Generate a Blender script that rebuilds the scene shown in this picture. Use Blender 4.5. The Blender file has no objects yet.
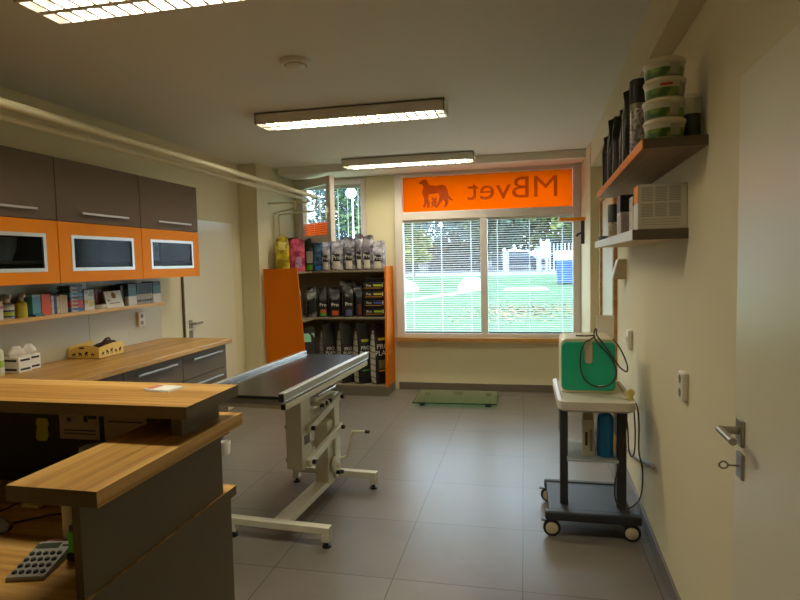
import bpy, bmesh, math, random
from mathutils import Vector, Matrix, Euler
PI = math.pi
rnd = random.Random(7)
SC = bpy.context.scene
COL = SC.collection
MAT = {}          # object name -> world matrix used while building


# ------------------------------------------------------------------ materials
def new_mat(name):
    m = bpy.data.materials.new(name)
    m.use_nodes = True
    nt = m.node_tree
    nt.nodes.clear()
    out = nt.nodes.new('ShaderNodeOutputMaterial')
    return m, nt, out


def N(nt, kind, **kw):
    n = nt.nodes.new(kind)
    for k, v in kw.items():
        if k in n.inputs:
            n.inputs[k].default_value = v
        else:
            setattr(n, k, v)
    return n


def lin(c):
    """sRGB 0-255 to linear"""
    r = []
    for v in c:
        v = v / 255.0
        r.append(v / 12.92 if v <= 0.04045 else ((v + 0.055) / 1.055) ** 2.4)
    return tuple(r)


def plain(name, col, rough=0.5, metal=0.0, var=0.06, scale=8.0, spec=0.5, bump=0.0, srgb=True):
    """surface with a faint procedural tonal variation"""
    c = lin(col) if srgb else col
    m, nt, out = new_mat(name)
    b = N(nt, 'ShaderNodeBsdfPrincipled')
    b.inputs['Roughness'].default_value = rough
    b.inputs['Metallic'].default_value = metal
    b.inputs['Specular IOR Level'].default_value = spec
    tc = N(nt, 'ShaderNodeTexCoord')
    nz = N(nt, 'ShaderNodeTexNoise', Scale=scale, Detail=3.0)
    nt.links.new(tc.outputs['Object'], nz.inputs['Vector'])
    mx = N(nt, 'ShaderNodeMix', data_type='RGBA')
    mx.inputs[6].default_value = (*[v * (1 - var) for v in c], 1)
    mx.inputs[7].default_value = (*[min(1, v * (1 + var)) for v in c], 1)
    nt.links.new(nz.outputs['Fac'], mx.inputs[0])
    nt.links.new(mx.outputs[2], b.inputs['Base Color'])
    if bump:
        bp = N(nt, 'ShaderNodeBump', Strength=bump, Distance=0.002)
        nt.links.new(nz.outputs['Fac'], bp.inputs['Height'])
        nt.links.new(bp.outputs['Normal'], b.inputs['Normal'])
    nt.links.new(b.outputs['BSDF'], out.inputs['Surface'])
    return m


def wood(name, dark, mid, light, axis, rough=0.38, fine=55.0):
    """streaky laminate with the grain along one axis (0 = x, 1 = y)"""
    m, nt, out = new_mat(name)
    b = N(nt, 'ShaderNodeBsdfPrincipled')
    b.inputs['Roughness'].default_value = rough
    tc = N(nt, 'ShaderNodeTexCoord')
    mp = N(nt, 'ShaderNodeMapping')
    s = [fine, fine, fine]
    s[axis] = 1.6
    mp.inputs['Scale'].default_value = s
    nt.links.new(tc.outputs['Object'], mp.inputs['Vector'])
    n1 = N(nt, 'ShaderNodeTexNoise', Scale=1.0, Detail=4.0, Roughness=0.6)
    n2 = N(nt, 'ShaderNodeTexNoise', Scale=0.32, Detail=2.0)
    nt.links.new(mp.outputs['Vector'], n1.inputs['Vector'])
    nt.links.new(mp.outputs['Vector'], n2.inputs['Vector'])
    ad = N(nt, 'ShaderNodeMath', operation='ADD')
    nt.links.new(n1.outputs['Fac'], ad.inputs[0])
    nt.links.new(n2.outputs['Fac'], ad.inputs[1])
    hf = N(nt, 'ShaderNodeMath', operation='MULTIPLY')
    hf.inputs[1].default_value = 0.5
    nt.links.new(ad.outputs[0], hf.inputs[0])
    cr = N(nt, 'ShaderNodeValToRGB')
    e = cr.color_ramp.elements
    e[0].position, e[0].color = 0.34, (*lin(dark), 1)
    e[1].position, e[1].color = 0.66, (*lin(light), 1)
    k = e.new(0.5)
    k.color = (*lin(mid), 1)
    nt.links.new(hf.outputs[0], cr.inputs['Fac'])
    nt.links.new(cr.outputs['Color'], b.inputs['Base Color'])
    nt.links.new(b.outputs['BSDF'], out.inputs['Surface'])
    return m


def floor_tiles():
    m, nt, out = new_mat('grey_floor_tile')
    b = N(nt, 'ShaderNodeBsdfPrincipled')
    b.inputs['Specular IOR Level'].default_value = 0.2
    tc = N(nt, 'ShaderNodeTexCoord')
    sep = N(nt, 'ShaderNodeSeparateXYZ')
    nt.links.new(tc.outputs['Object'], sep.inputs[0])
    edges, cells = [], []
    for ax, off in (('X', -0.6178), ('Y', 4.9276)):
        a = N(nt, 'ShaderNodeMath', operation='SUBTRACT')
        a.inputs[1].default_value = off - 60.0
        nt.links.new(sep.outputs[ax], a.inputs[0])
        d = N(nt, 'ShaderNodeMath', operation='DIVIDE')
        d.inputs[1].default_value = 0.6
        nt.links.new(a.outputs[0], d.inputs[0])
        f = N(nt, 'ShaderNodeMath', operation='FRACT')
        nt.links.new(d.outputs[0], f.inputs[0])
        fl = N(nt, 'ShaderNodeMath', operation='FLOOR')
        nt.links.new(d.outputs[0], fl.inputs[0])
        cells.append(fl)
        p = N(nt, 'ShaderNodeMath', operation='PINGPONG')
        p.inputs[1].default_value = 0.5
        nt.links.new(f.outputs[0], p.inputs[0])
        l = N(nt, 'ShaderNodeMath', operation='LESS_THAN')
        l.inputs[1].default_value = 0.0042
        nt.links.new(p.outputs[0], l.inputs[0])
        edges.append(l)
    mxm = N(nt, 'ShaderNodeMath', operation='MAXIMUM')
    nt.links.new(edges[0].outputs[0], mxm.inputs[0])
    nt.links.new(edges[1].outputs[0], mxm.inputs[1])
    cmb = N(nt, 'ShaderNodeCombineXYZ')
    nt.links.new(cells[0].outputs[0], cmb.inputs[0])
    nt.links.new(cells[1].outputs[0], cmb.inputs[1])
    wn = N(nt, 'ShaderNodeTexWhiteNoise')
    nt.links.new(cmb.outputs[0], wn.inputs['Vector'])
    nz = N(nt, 'ShaderNodeTexNoise', Scale=2.4, Detail=6.0, Roughness=0.65)
    nt.links.new(tc.outputs['Object'], nz.inputs['Vector'])
    ad = N(nt, 'ShaderNodeMath', operation='MULTIPLY_ADD')
    ad.inputs[1].default_value = 0.25
    nt.links.new(wn.outputs['Value'], ad.inputs[0])
    nt.links.new(nz.outputs['Fac'], ad.inputs[2])
    cr = N(nt, 'ShaderNodeValToRGB')
    e = cr.color_ramp.elements
    e[0].position, e[0].color = 0.35, (*lin((112, 105, 98)), 1)
    e[1].position, e[1].color = 0.95, (*lin((128, 121, 113)), 1)
    nt.links.new(ad.outputs[0], cr.inputs['Fac'])
    mx = N(nt, 'ShaderNodeMix', data_type='RGBA')
    mx.inputs[7].default_value = (*lin((78, 73, 68)), 1)
    nt.links.new(mxm.outputs[0], mx.inputs[0])
    nt.links.new(cr.outputs['Color'], mx.inputs[6])
    nt.links.new(mx.outputs[2], b.inputs['Base Color'])
    rr = N(nt, 'ShaderNodeMapRange')
    rr.inputs['To Min'].default_value = 0.24
    rr.inputs['To Max'].default_value = 0.38
    nt.links.new(nz.outputs['Fac'], rr.inputs['Value'])
    nt.links.new(rr.outputs[0], b.inputs['Roughness'])
    nt.links.new(b.outputs['BSDF'], out.inputs['Surface'])
    return m


def glass(name, tint=(1, 1, 1), refl=0.06, rough=0.0):
    """thin pane: lets light through, mirrors a little more at grazing angles"""
    m, nt, out = new_mat(name)
    t = N(nt, 'ShaderNodeBsdfTransparent')
    t.inputs['Color'].default_value = (*tint, 1)
    g = N(nt, 'ShaderNodeBsdfGlossy')
    g.inputs['Roughness'].default_value = rough
    lw = N(nt, 'ShaderNodeFresnel', IOR=1.45)
    ml = N(nt, 'ShaderNodeMath', operation='MULTIPLY')
    ml.inputs[1].default_value = refl / 0.04
    nt.links.new(lw.outputs[0], ml.inputs[0])
    ml.use_clamp = True
    ge = N(nt, 'ShaderNodeNewGeometry')          # only the entering face mirrors
    fr = N(nt, 'ShaderNodeMath', operation='SUBTRACT')
    fr.inputs[0].default_value = 1.0
    nt.links.new(ge.outputs['Backfacing'], fr.inputs[1])
    mk = N(nt, 'ShaderNodeMath', operation='MULTIPLY')
    nt.links.new(ml.outputs[0], mk.inputs[0])
    nt.links.new(fr.outputs[0], mk.inputs[1])
    mx = N(nt, 'ShaderNodeMixShader')
    nt.links.new(mk.outputs[0], mx.inputs[0])
    nt.links.new(t.outputs[0], mx.inputs[1])
    nt.links.new(g.outputs[0], mx.inputs[2])
    nt.links.new(mx.outputs[0], out.inputs['Surface'])
    return m


def translucent(name, col, trans=0.7, through=0.0):
    c = lin(col)
    m, nt, out = new_mat(name)
    d = N(nt, 'ShaderNodeBsdfDiffuse')
    d.inputs['Color'].default_value = (*c, 1)
    t = N(nt, 'ShaderNodeBsdfTranslucent')
    t.inputs['Color'].default_value = (*c, 1)
    mx = N(nt, 'ShaderNodeMixShader')
    mx.inputs[0].default_value = trans
    nt.links.new(d.outputs[0], mx.inputs[1])
    nt.links.new(t.outputs[0], mx.inputs[2])
    last = mx
    if through:
        tp = N(nt, 'ShaderNodeBsdfTransparent')
        tp.inputs['Color'].default_value = (*c, 1)
        m2 = N(nt, 'ShaderNodeMixShader')
        m2.inputs[0].default_value = through
        nt.links.new(mx.outputs[0], m2.inputs[1])
        nt.links.new(tp.outputs[0], m2.inputs[2])
        last = m2
    nt.links.new(last.outputs[0], out.inputs['Surface'])
    return m


def two_tone(name, a, b, scale=14.0, rough=0.4, lo=0.42, hi=0.58, stretch=(1, 1, 1), detail=3.0):
    """printed or mottled surface of two colours"""
    m, nt, out = new_mat(name)
    p = N(nt, 'ShaderNodeBsdfPrincipled')
    p.inputs['Roughness'].default_value = rough
    tc = N(nt, 'ShaderNodeTexCoord')
    mp = N(nt, 'ShaderNodeMapping')
    mp.inputs['Scale'].default_value = stretch
    nt.links.new(tc.outputs['Object'], mp.inputs['Vector'])
    nz = N(nt, 'ShaderNodeTexNoise', Scale=scale, Detail=detail)
    nt.links.new(mp.outputs['Vector'], nz.inputs['Vector'])
    cr = N(nt, 'ShaderNodeValToRGB')
    e = cr.color_ramp.elements
    e[0].position, e[0].color = lo, (*lin(a), 1)
    e[1].position, e[1].color = hi, (*lin(b), 1)
    nt.links.new(nz.outputs['Fac'], cr.inputs['Fac'])
    nt.links.new(cr.outputs['Color'], p.inputs['Base Color'])
    nt.links.new(p.outputs['BSDF'], out.inputs['Surface'])
    return m


M = {}
M['ceiling'] = plain('ceiling_paint', (228, 224, 212), 0.9, var=0.015, scale=1.5)
M['wall'] = plain('cream_wall_paint', (222, 213, 178), 0.85, var=0.02, scale=2.0)
M['wall_white'] = plain('white_wall_paint', (224, 220, 208), 0.85, var=0.02, scale=2.0)
M['floor'] = floor_tiles()
M['skirt'] = plain('taupe_skirting_tile', (112, 102, 90), 0.4)
M['taupe'] = plain('taupe_laminate', (112, 99, 79), 0.55, var=0.04, spec=0.3)
M['taupe_dark'] = plain('dark_taupe_laminate', (102, 89, 73), 0.5, var=0.04, spec=0.2)
M['brown'] = plain('brown_cabinet_laminate', (98, 82, 66), 0.5, var=0.04, spec=0.2)
M['orange'] = plain('orange_laminate', (236, 138, 0), 0.5, var=0.03, spec=0.15)
M['orange_deep'] = plain('deep_orange_laminate', (216, 112, 0), 0.5, var=0.03, spec=0.15)
M['wood_x'] = wood('streaky_laminate_across', (150, 104, 44), (198, 150, 76), (222, 180, 108), 0)
M['wood_y'] = wood('streaky_laminate_along', (150, 104, 44), (198, 150, 76), (222, 180, 108), 1)
M['wood_pale_y'] = wood('beech_laminate', (176, 138, 78), (198, 160, 98), (212, 178, 118), 1, fine=40)
M['wood_sill'] = wood('oak_sill', (150, 104, 48), (184, 136, 74), (206, 160, 96), 0, fine=40)
M['wood_shelf'] = wood('dark_oak_underside', (88, 58, 28), (120, 82, 42), (146, 104, 58), 1, fine=50)
M['pvc'] = plain('white_window_plastic', (214, 206, 200), 0.4, var=0.02)
M['door'] = plain('cream_door_paint', (226, 220, 194), 0.32, var=0.015)
M['white'] = plain('white_plastic', (226, 222, 210), 0.4, var=0.02)
M['lampwhite'] = plain('lamp_housing_enamel', (226, 222, 212), 0.5, var=0.02)
M['paper'] = plain('white_paper', (232, 230, 222), 0.8, var=0.02)
M['cream_metal'] = plain('cream_powder_coat', (222, 218, 196), 0.4, var=0.02)
M['alu'] = plain('brushed_aluminium', (190, 188, 182), 0.35, 0.9, var=0.04, scale=30)
M['steel'] = plain('satin_steel', (176, 170, 160), 0.3, 1.0, var=0.05, scale=30)
M['chrome'] = plain('chrome', (210, 212, 216), 0.12, 1.0, var=0.02)
M['black'] = plain('black_plastic', (26, 25, 26), 0.45, var=0.1)
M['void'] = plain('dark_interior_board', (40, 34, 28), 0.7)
M['rubber'] = plain('black_rubber_mat', (30, 29, 31), 0.22, var=0.15, scale=20)
M['slate'] = plain('slate_grey_plastic', (52, 55, 63), 0.55, var=0.05)
M['post_grey'] = plain('charcoal_metal_post', (58, 58, 64), 0.4, var=0.05)
M['tray'] = plain('pale_grey_tray_plastic', (210, 204, 190), 0.45, var=0.02)
M['green'] = plain('green_machine_cover', (28, 180, 142), 0.45, var=0.04)
M['ivory'] = plain('ivory_machine_shell', (222, 212, 178), 0.45, var=0.02)
M['cable'] = plain('grey_brown_cable', (64, 56, 50), 0.5)
M['cable_grey'] = plain('grey_hose', (140, 136, 128), 0.5)
M['pipe'] = plain('cream_pipe_paint', (222, 214, 180), 0.45, var=0.02)
M['glass'] = glass('window_glass', (0.96, 0.98, 0.97), 0.05)
M['cab_glass'] = glass('smoked_cabinet_glass', (0.5, 0.55, 0.62), 0.012, 0.1)
M['shelf_glass'] = translucent('frosted_shelf_glass', (206, 214, 214), 0.5, 0.35)
M['scale_glass'] = glass('green_scale_glass', (0.70, 0.95, 0.80), 0.07, 0.05)
M['clear'] = glass('clear_plastic', (0.88, 0.88, 0.86), 0.09, 0.05)
M['slat'] = translucent('white_blind_slat', (238, 240, 242), 0.2)
M['tape'] = translucent('white_ladder_tape', (240, 244, 246), 0.8, 0.25)
M['film'] = translucent('orange_window_film', (228, 136, 4), 0.85, 0.05)
M['film_dark'] = translucent('dark_orange_lettering', (221, 204, 180), 0.8, 0.8)
M['red'] = plain('red_print', (196, 40, 36), 0.5)
M['ink'] = plain('black_print', (36, 34, 36), 0.6)
M['greyink'] = plain('grey_print', (130, 124, 112), 0.7)
M['lightink'] = plain('white_print', (226, 222, 212), 0.6)


# ------------------------------------------------------------------ geometry
class MB:
    """collects shapes into one mesh"""

    def __init__(self):
        self.bm = bmesh.new()
        self.mats = []
        self.cur = 0

    def use(self, mat):
        if mat not in self.mats:
            self.mats.append(mat)
        self.cur = self.mats.index(mat)
        return self

    def _f(self, vs):
        try:
            f = self.bm.faces.new(vs)
            f.material_index = self.cur
            return f
        except ValueError:
            return None

    def box(self, x0, x1, y0, y1, z0, z1, mtx=None, faces=None):
        """faces: {'x-','x+','y-','y+','z-','z+'} -> material for single faces"""
        c = [(x, y, z) for z in (z0, z1) for y in (y0, y1) for x in (x0, x1)]
        v = [self.bm.verts.new(mtx @ Vector(p) if mtx else p) for p in c]
        q = {'z-': (0, 2, 3, 1), 'z+': (4, 5, 7, 6), 'y-': (0, 1, 5, 4), 'y+': (2, 6, 7, 3), 'x-': (0, 4, 6, 2), 'x+': (1, 3, 7, 5)}
        keep = self.cur
        for k, ix in q.items():
            if faces and k in faces:
                self.use(faces[k])
            else:
                self.cur = keep
            self._f([v[i] for i in ix])
        self.cur = keep
        return self

    def hexa(self, pts):
        """eight corners: bottom four then top four, both going round the same way"""
        v = [self.bm.verts.new(p) for p in pts]
        for ix in ((3, 2, 1, 0), (4, 5, 6, 7), (0, 1, 5, 4), (1, 2, 6, 5), (2, 3, 7, 6), (3, 0, 4, 7)):
            self._f([v[i] for i in ix])
        return self

    def loft(self, rings, cap=True, closed=True):
        vs = [[self.bm.verts.new(p) for p in r] for r in rings]
        n = len(vs[0])
        for a, b in zip(vs, vs[1:]):
            for i in range(n if closed else n - 1):
                j = (i + 1) % n
                self._f([a[i], a[j], b[j], b[i]])
        if cap:
            self._f(list(reversed(vs[0])))
            self._f(vs[-1])
        return self

    def tube(self, pts, r, seg=10, cap=True):
        pts = [Vector(p) for p in pts]
        rings = []
        prev = None
        for i, p in enumerate(pts):
            if i == 0:
                t = pts[1] - p
            elif i == len(pts) - 1:
                t = p - pts[i - 1]
            else:
                t = (pts[i + 1] - p).normalized() + (p - pts[i - 1]).normalized()
            t.normalize()
            if prev is None:
                a = Vector((0, 0, 1)) if abs(t.z) < 0.9 else Vector((1, 0, 0))
                n = t.cross(a).normalized()
            else:
                n = (prev - t * prev.dot(t)).normalized()
            prev = n
            b = t.cross(n)
            rr = r[i] if isinstance(r, (list, tuple)) else r
            rings.append([p + n * math.cos(2 * PI * k / seg) * rr + b * math.sin(2 * PI * k / seg) * rr for k in range(seg)])
        return self.loft(rings, cap)

    def lathe(self, prof, c=(0, 0, 0), seg=24, axis='z'):
        """profile of (radius, height) turned about an axis"""
        rings = []
        for r, h in prof:
            ring = []
            for k in range(seg):
                a = 2 * PI * k / seg
                u, w = r * math.cos(a), r * math.sin(a)
                p = {'z': (u, w, h), 'x': (h, u, w), 'y': (w, h, u)}[axis]
                ring.append(Vector(c) + Vector(p))
            rings.append(ring)
        return self.loft(rings)

    def prism(self, poly, d0, d1, plane='xz'):
        """flat outline given thickness along the remaining axis"""
        def P(a, b, d):
            return {'xz': (a, d, b), 'xy': (a, b, d), 'yz': (d, a, b)}[plane]
        lo = [self.bm.verts.new(P(a, b, d0)) for a, b in poly]
        hi = [self.bm.verts.new(P(a, b, d1)) for a, b in poly]
        self._f(lo)
        self._f(list(reversed(hi)))
        n = len(poly)
        for i in range(n):
            j = (i + 1) % n
            self._f([lo[j], lo[i], hi[i], hi[j]])
        return self

    def quad(self, a, b, c, d):
        self._f([self.bm.verts.new(p) for p in (a, b, c, d)])
        return self

    def sphere(self, c, r, u=20, v=12, sc=(1, 1, 1)):
        prof = [(max(1e-4, r * math.sin(PI * i / v)), -r * math.cos(PI * i / v)) for i in range(v + 1)]
        rings = []
        for rr, h in prof:
            rings.append([Vector((c[0] + rr * math.cos(2 * PI * k / u) * sc[0], c[1] + rr * math.sin(2 * PI * k / u) * sc[1], c[2] + h * sc[2])) for k in range(u)])
        return self.loft(rings)

    def build(self, name, mat=None, parent=None, bevel=0.0, smooth=False, world=False, loc=None, rotz=0.0, seg=2):
        if not self.mats:
            self.mats = [mat]
        bm = self.bm
        m0 = Matrix.Identity(4)
        if parent is not None:
            m0 = MAT[parent.name]
        elif loc is not None:
            m0 = Matrix.Translation(loc) @ Matrix.Rotation(rotz, 4, 'Z')
        if world:
            bm.transform(m0.inverted())
        bmesh.ops.recalc_face_normals(bm, faces=bm.faces)
        me = bpy.data.meshes.new(name)
        bm.to_mesh(me)
        bm.free()
        for k in self.mats:
            me.materials.append(k)
        o = bpy.data.objects.new(name, me)
        COL.objects.link(o)
        if smooth:
            for p in me.polygons:
                p.use_smooth = True
            try:
                me.set_sharp_from_angle(angle=math.radians(38))
            except Exception:
                pass
        if parent is not None:
            o.parent = parent
        elif loc is not None:
            o.location = loc
            o.rotation_euler = (0, 0, rotz)
        MAT[o.name] = m0
        if bevel:
            b = o.modifiers.new('bevel', 'BEVEL')
            b.width = bevel
            b.segments = seg
            b.limit_method = 'ANGLE'
            b.angle_limit = math.radians(40)
        return o


def tag(o, label, cat, group=None, kind=None):
    o['label'] = label
    o['category'] = cat
    if group:
        o['group'] = group
    if kind:
        o['kind'] = kind
    return o


def thing(name, label, cat, loc=(0, 0, 0), rotz=0.0, group=None):
    o = bpy.data.objects.new(name, None)
    COL.objects.link(o)
    o.location = loc
    o.rotation_euler = (0, 0, rotz)
    o.empty_display_size = 0.1
    MAT[o.name] = Matrix.Translation(loc) @ Matrix.Rotation(rotz, 4, 'Z')
    return tag(o, label, cat, group)


def struct(o, label, cat):
    tag(o, label, cat, kind='structure')
    return o


def text(body, size, mtx, mat, parent, name='lettering', depth=0.0006, align='CENTER'):
    """printed words as a thin raised mesh; mtx places it in the parent's frame"""
    cu = bpy.data.curves.new(name, 'FONT')
    cu.body = body
    cu.size = size
    cu.align_x = align
    cu.align_y = 'CENTER'
    cu.extrude = depth
    cu.resolution_u = 3
    t = bpy.data.objects.new(name + '_src', cu)
    COL.objects.link(t)
    dg = bpy.context.evaluated_depsgraph_get()
    me = bpy.data.meshes.new_from_object(t.evaluated_get(dg))
    bpy.data.objects.remove(t)
    bpy.data.curves.remove(cu)
    me.transform(mtx)
    me.name = name
    me.materials.clear()
    me.materials.append(mat)
    o = bpy.data.objects.new(name, me)
    COL.objects.link(o)
    o.parent = parent
    MAT[o.name] = MAT[parent.name]
    return o


FRONT = Matrix.Rotation(PI / 2, 4, 'X')       # text facing -y


def at_front(x, y, z, sx=1.0):
    return Matrix.Translation((x, y, z)) @ FRONT @ Matrix.Diagonal((sx, 1, 1, 1))


# ------------------------------------------------------------------ measures of the room
ZC = 2.58                       # ceiling
XL = -3.0                       # wall with the cabinets
YB = 6.5                        # window wall
WRZ = -math.atan(0.03)          # the right wall runs slightly askew


def XR(y):
    return 0.545 + 0.03 * y


# ================================================================== SETTING
b = MB().box(-3.3, 1.2, -1.6, 6.9, -0.12, 0.0)
struct(b.build('floor', M['floor']), 'large square grey matt tiles covering the floor', 'floor')
b = MB().box(-3.3, 1.2, -1.6, 6.9, ZC, ZC + 0.12)
struct(b.build('ceiling', M['ceiling']), 'plain pale plastered ceiling over the room', 'ceiling')
b = MB().box(XL - 0.2, XL, -1.6, 5.7, 0, ZC)
struct(b.build('wall_left', M['wall']), 'cream wall behind the kitchen cabinets', 'wall')
# the step and recess left of the window
b = MB()
b.hexa([(-3.2, 5.7, 0), (-2.79, 5.7, 0), (-2.70, 6.5, 0), (-3.2, 6.5, 0), (-3.2, 5.7, ZC), (-2.79, 5.7, ZC), (-2.70, 6.5, ZC), (-3.2, 6.5, ZC)])
struct(b.build('wall_recess', M['wall']), 'cream wall pier beside the orange corner shelves', 'wall')
# right wall with its pier
b = MB()
b.hexa([(XR(-1.6), -1.6, 0), (XR(-1.6) + .3, -1.6, 0), (XR(5.75) + .3, 5.75, 0), (XR(5.75), 5.75, 0), (XR(-1.6), -1.6, ZC), (XR(-1.6) + .3, -1.6, ZC), (XR(5.75) + .3, 5.75, ZC), (XR(5.75), 5.75, ZC)])
struct(b.build('wall_right', M['wall']), 'cream wall carrying the two open shelves', 'wall')
b = MB()
b.hexa([(.622, 5.75, 0), (1.1, 5.75, 0), (1.1, 6.5, 0), (.60, 6.5, 0), (.622, 5.75, ZC), (1.1, 5.75, ZC), (1.1, 6.5, ZC), (.60, 6.5, ZC)])
struct(b.build('wall_pier', M['wall']), 'cream pier between the far door and the big window', 'wall')
b = MB().box(-3.3, 1.2, -1.8, -1.6, 0, ZC)
struct(b.build('wall_front', M['wall']), 'cream wall at the entrance end of the room', 'wall')
# window wall with two openings: (-2.62..-1.82, 1.45..2.46) and (-1.45..0.60, 0.62..2.50)
b = MB()
Y0, Y1 = 6.5, 6.8
b.box(-3.3, -2.64, Y0, Y1, 0, 2.7).box(-2.64, -1.80, Y0, Y1, 0, 1.68).box(-2.64, -1.80, Y0, Y1, 2.47, 2.7)
b.box(-1.80, -1.45, Y0, Y1, 0, 2.7).box(-1.45, 0.60, Y0, Y1, 0, 0.60).box(-1.45, 0.60, Y0, Y1, 2.52, 2.7).box(0.60, 1.3, Y0, Y1, 0, 2.7)
struct(b.build('wall_back', M['wall']), 'cream wall around the two windows', 'wall')
b = MB().box(-2.7, 0.62, 6.05, 6.5, 2.50, ZC)
struct(b.build('trim_1', M['ceiling'], bevel=0.004), 'pale lintel step running along above the windows', 'lintel')
b = MB()
o_ = .09
b.hexa([(XR(-1.6) - o_, -1.6, 2.35), (XR(-1.6), -1.6, 2.35), (XR(5.75), 5.75, 2.35), (XR(5.75) - o_, 5.75, 2.35), (XR(-1.6) - o_, -1.6, ZC), (XR(-1.6), -1.6, ZC), (XR(5.75), 5.75, ZC), (XR(5.75) - o_, 5.75, ZC)])
struct(b.build('trim_2', M['wall']), 'cream boxed beam along the top of the shelf wall', 'beam')
b = MB().box(-1.45, 0.60, 6.486, 6.5, 0, 0.085)
struct(b.build('baseboard_back', M['skirt'], bevel=0.002), 'grey brown skirting under the big window', 'baseboard')
b = MB()
for y0, y1 in ((1.86, 4.44), (5.58, 5.75)):
    b.hexa([(XR(y0) - .012, y0, 0), (XR(y0), y0, 0), (XR(y1), y1, 0), (XR(y1) - .012, y1, 0), (XR(y0) - .012, y0, .085), (XR(y0), y0, .085), (XR(y1), y1, .085), (XR(y1) - .012, y1, .085)])
struct(b.build('baseboard_right', M['skirt'], bevel=0.002), 'grey brown skirting under the wall shelves', 'baseboard')
b = MB().box(XL, XL + .012, 5.50, 5.7, 0, .085)
struct(b.build('baseboard_left', M['skirt'], bevel=0.002), 'short skirting between the cream door and the pier', 'baseboard')

# ---------------------------------------------------------------- big window
w1 = thing('window_1', 'large white plastic window with orange top pane', 'window', (-0.43, 6.5, 0.6))
w1['kind'] = 'structure'
b = MB()
FY0, FY1 = 6.44, 6.54
b.box(-1.45, -1.36, FY0, FY1, .625, 2.52).box(.52, .60, FY0, FY1, .625, 2.52)
b.box(-1.36, .52, FY0, FY1, 2.46, 2.52).box(-1.36, .52, FY0, FY1, .625, .668).box(-1.36, .52, FY0, FY1, 1.968, 2.06)
b.box(-.478, -.40, FY0, FY1, .668, 1.968)
b.build('window_frame', M['pvc'], w1, bevel=0.006, world=True)
b = MB().box(-1.34, -.47, FY0 - .0, FY1, .66, .668)
for x0, x1, nm in ((-1.36, -.478, 'pane'), (-.40, .52, 'pane')):
    MB().box(x0, x1, 6.515, 6.521, .668, 1.968).build('pane', M['glass'], w1, world=True)
MB().box(-1.36, .52, 6.515, 6.521, 2.06, 2.46).build('pane', M['glass'], w1, world=True)
b.bm.free()
MB().box(-1.47, .605, 6.385, 6.47, .578, .622).build('window_sill', M['wood_sill'], w1, bevel=0.004, world=True)
MB().box(.535, .6, 6.395, 6.44, 2.40, 2.50).build('blind_bracket', M['pvc'], w1, bevel=0.004, world=True)

# orange film with lettering and logo (read from inside, so mirrored)
sg = thing('window_sign', 'orange translucent film with mirrored MBvet lettering and dog logo in the top pane', 'sign', (-0.42, 6.505, 2.06))
MB().box(-1.359, .519, 6.503, 6.506, 2.061, 2.459).build('film', M['film'], sg, world=True)
t = text('MBvet', .335, Matrix.Translation((.305, -.004, .215)) @ FRONT @ Matrix.Diagonal((-1.16, 1, 1, 1)), M['film_dark'], sg, 'lettering', 0.0012)
dog = [(-1.17, 2.395), (-1.125, 2.425), (-1.09, 2.43), (-1.075, 2.41), (-1.05, 2.365), (-.98, 2.352), (-.90, 2.36), (-.865, 2.345), (-.84, 2.30),
       (-.832, 2.245), (-.80, 2.20), (-.775, 2.185), (-.79, 2.178), (-.825, 2.19), (-.842, 2.215), (-.835, 2.17), (-.85, 2.115), (-.885, 2.10), (-.878, 2.12), (-.872, 2.165),
       (-.895, 2.195), (-.93, 2.145), (-.96, 2.105), (-.99, 2.105), (-.965, 2.135), (-.945, 2.18), (-.935, 2.23), (-.945, 2.27), (-1.0, 2.262), (-1.055, 2.262), (-1.065, 2.215),
       (-1.045, 2.15), (-1.05, 2.11), (-1.085, 2.10), (-1.08, 2.13), (-1.085, 2.16), (-1.10, 2.115), (-1.13, 2.10), (-1.128, 2.125), (-1.11, 2.165), (-1.115, 2.22), (-1.135, 2.28), (-1.12, 2.345), (-1.135, 2.378), (-1.165, 2.38)]
MB().prism(dog, 6.4995, 6.5015).build('dog_emblem', M['film_dark'], sg, world=True)
cat_ = [(-1.02, 2.235), (-1.005, 2.21), (-.985, 2.21), (-.97, 2.235), (-.965, 2.20), (-.98, 2.185), (-.96, 2.165), (-.975, 2.145), (-.965, 2.10), (-.99, 2.11), (-1.0, 2.135), (-1.02, 2.105), (-1.04, 2.105), (-1.02, 2.14), (-1.035, 2.165), (-1.012, 2.185), (-1.028, 2.20)]
MB().prism(cat_, 6.4995, 6.5015).build('cat_emblem', M['film_dark'], sg, world=True)


def blind(x0, x1, label):
    t = thing('venetian_blind', label, 'blind', ((x0 + x1) / 2, 6.48, .67), group='venetian blinds in the big window')
    z0, z1 = .682, 1.945
    n = 50
    s = MB()
    tilt = math.radians(12)
    for i in range(n):
        z = z0 + .012 + (z1 - z0 - .02) * i / (n - 1)
        pr = [(-.0125, -.0006), (-.006, .0012), (0, .0018), (.006, .0012), (.0125, -.0006)]
        rings = []
        for x in (x0 + .006, x1 - .006):
            rings.append([Vector((x, 6.482 + a * math.cos(tilt) - c * math.sin(tilt), z + a * math.sin(tilt) + c)) for a, c in pr] +
                         [Vector((x, 6.482 + a * math.cos(tilt) - c * math.sin(tilt), z + a * math.sin(tilt) + c - .0005)) for a, c in reversed(pr)])
        s.loft(rings)
    s.build('slats', M['slat'], t, world=True)
    MB().box(x0 + .004, x1 - .004, 6.468, 6.496, 1.945, 1.967).build('head_rail', M['white'], t, world=True)
    MB().box(x0 + .004, x1 - .004, 6.470, 6.494, .671, .684).build('bottom_rail', M['slate'], t, world=True)
    for f in (.12, .5, .88):
        x = x0 + (x1 - x0) * f
        c = MB().box(x - .0035, x + .0035, 6.4655, 6.4665, .684, 1.945).box(x - .0035, x + .0035, 6.497, 6.498, .684, 1.945)
        c.build('ladder_tape', M['tape'], t, world=True)


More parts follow.
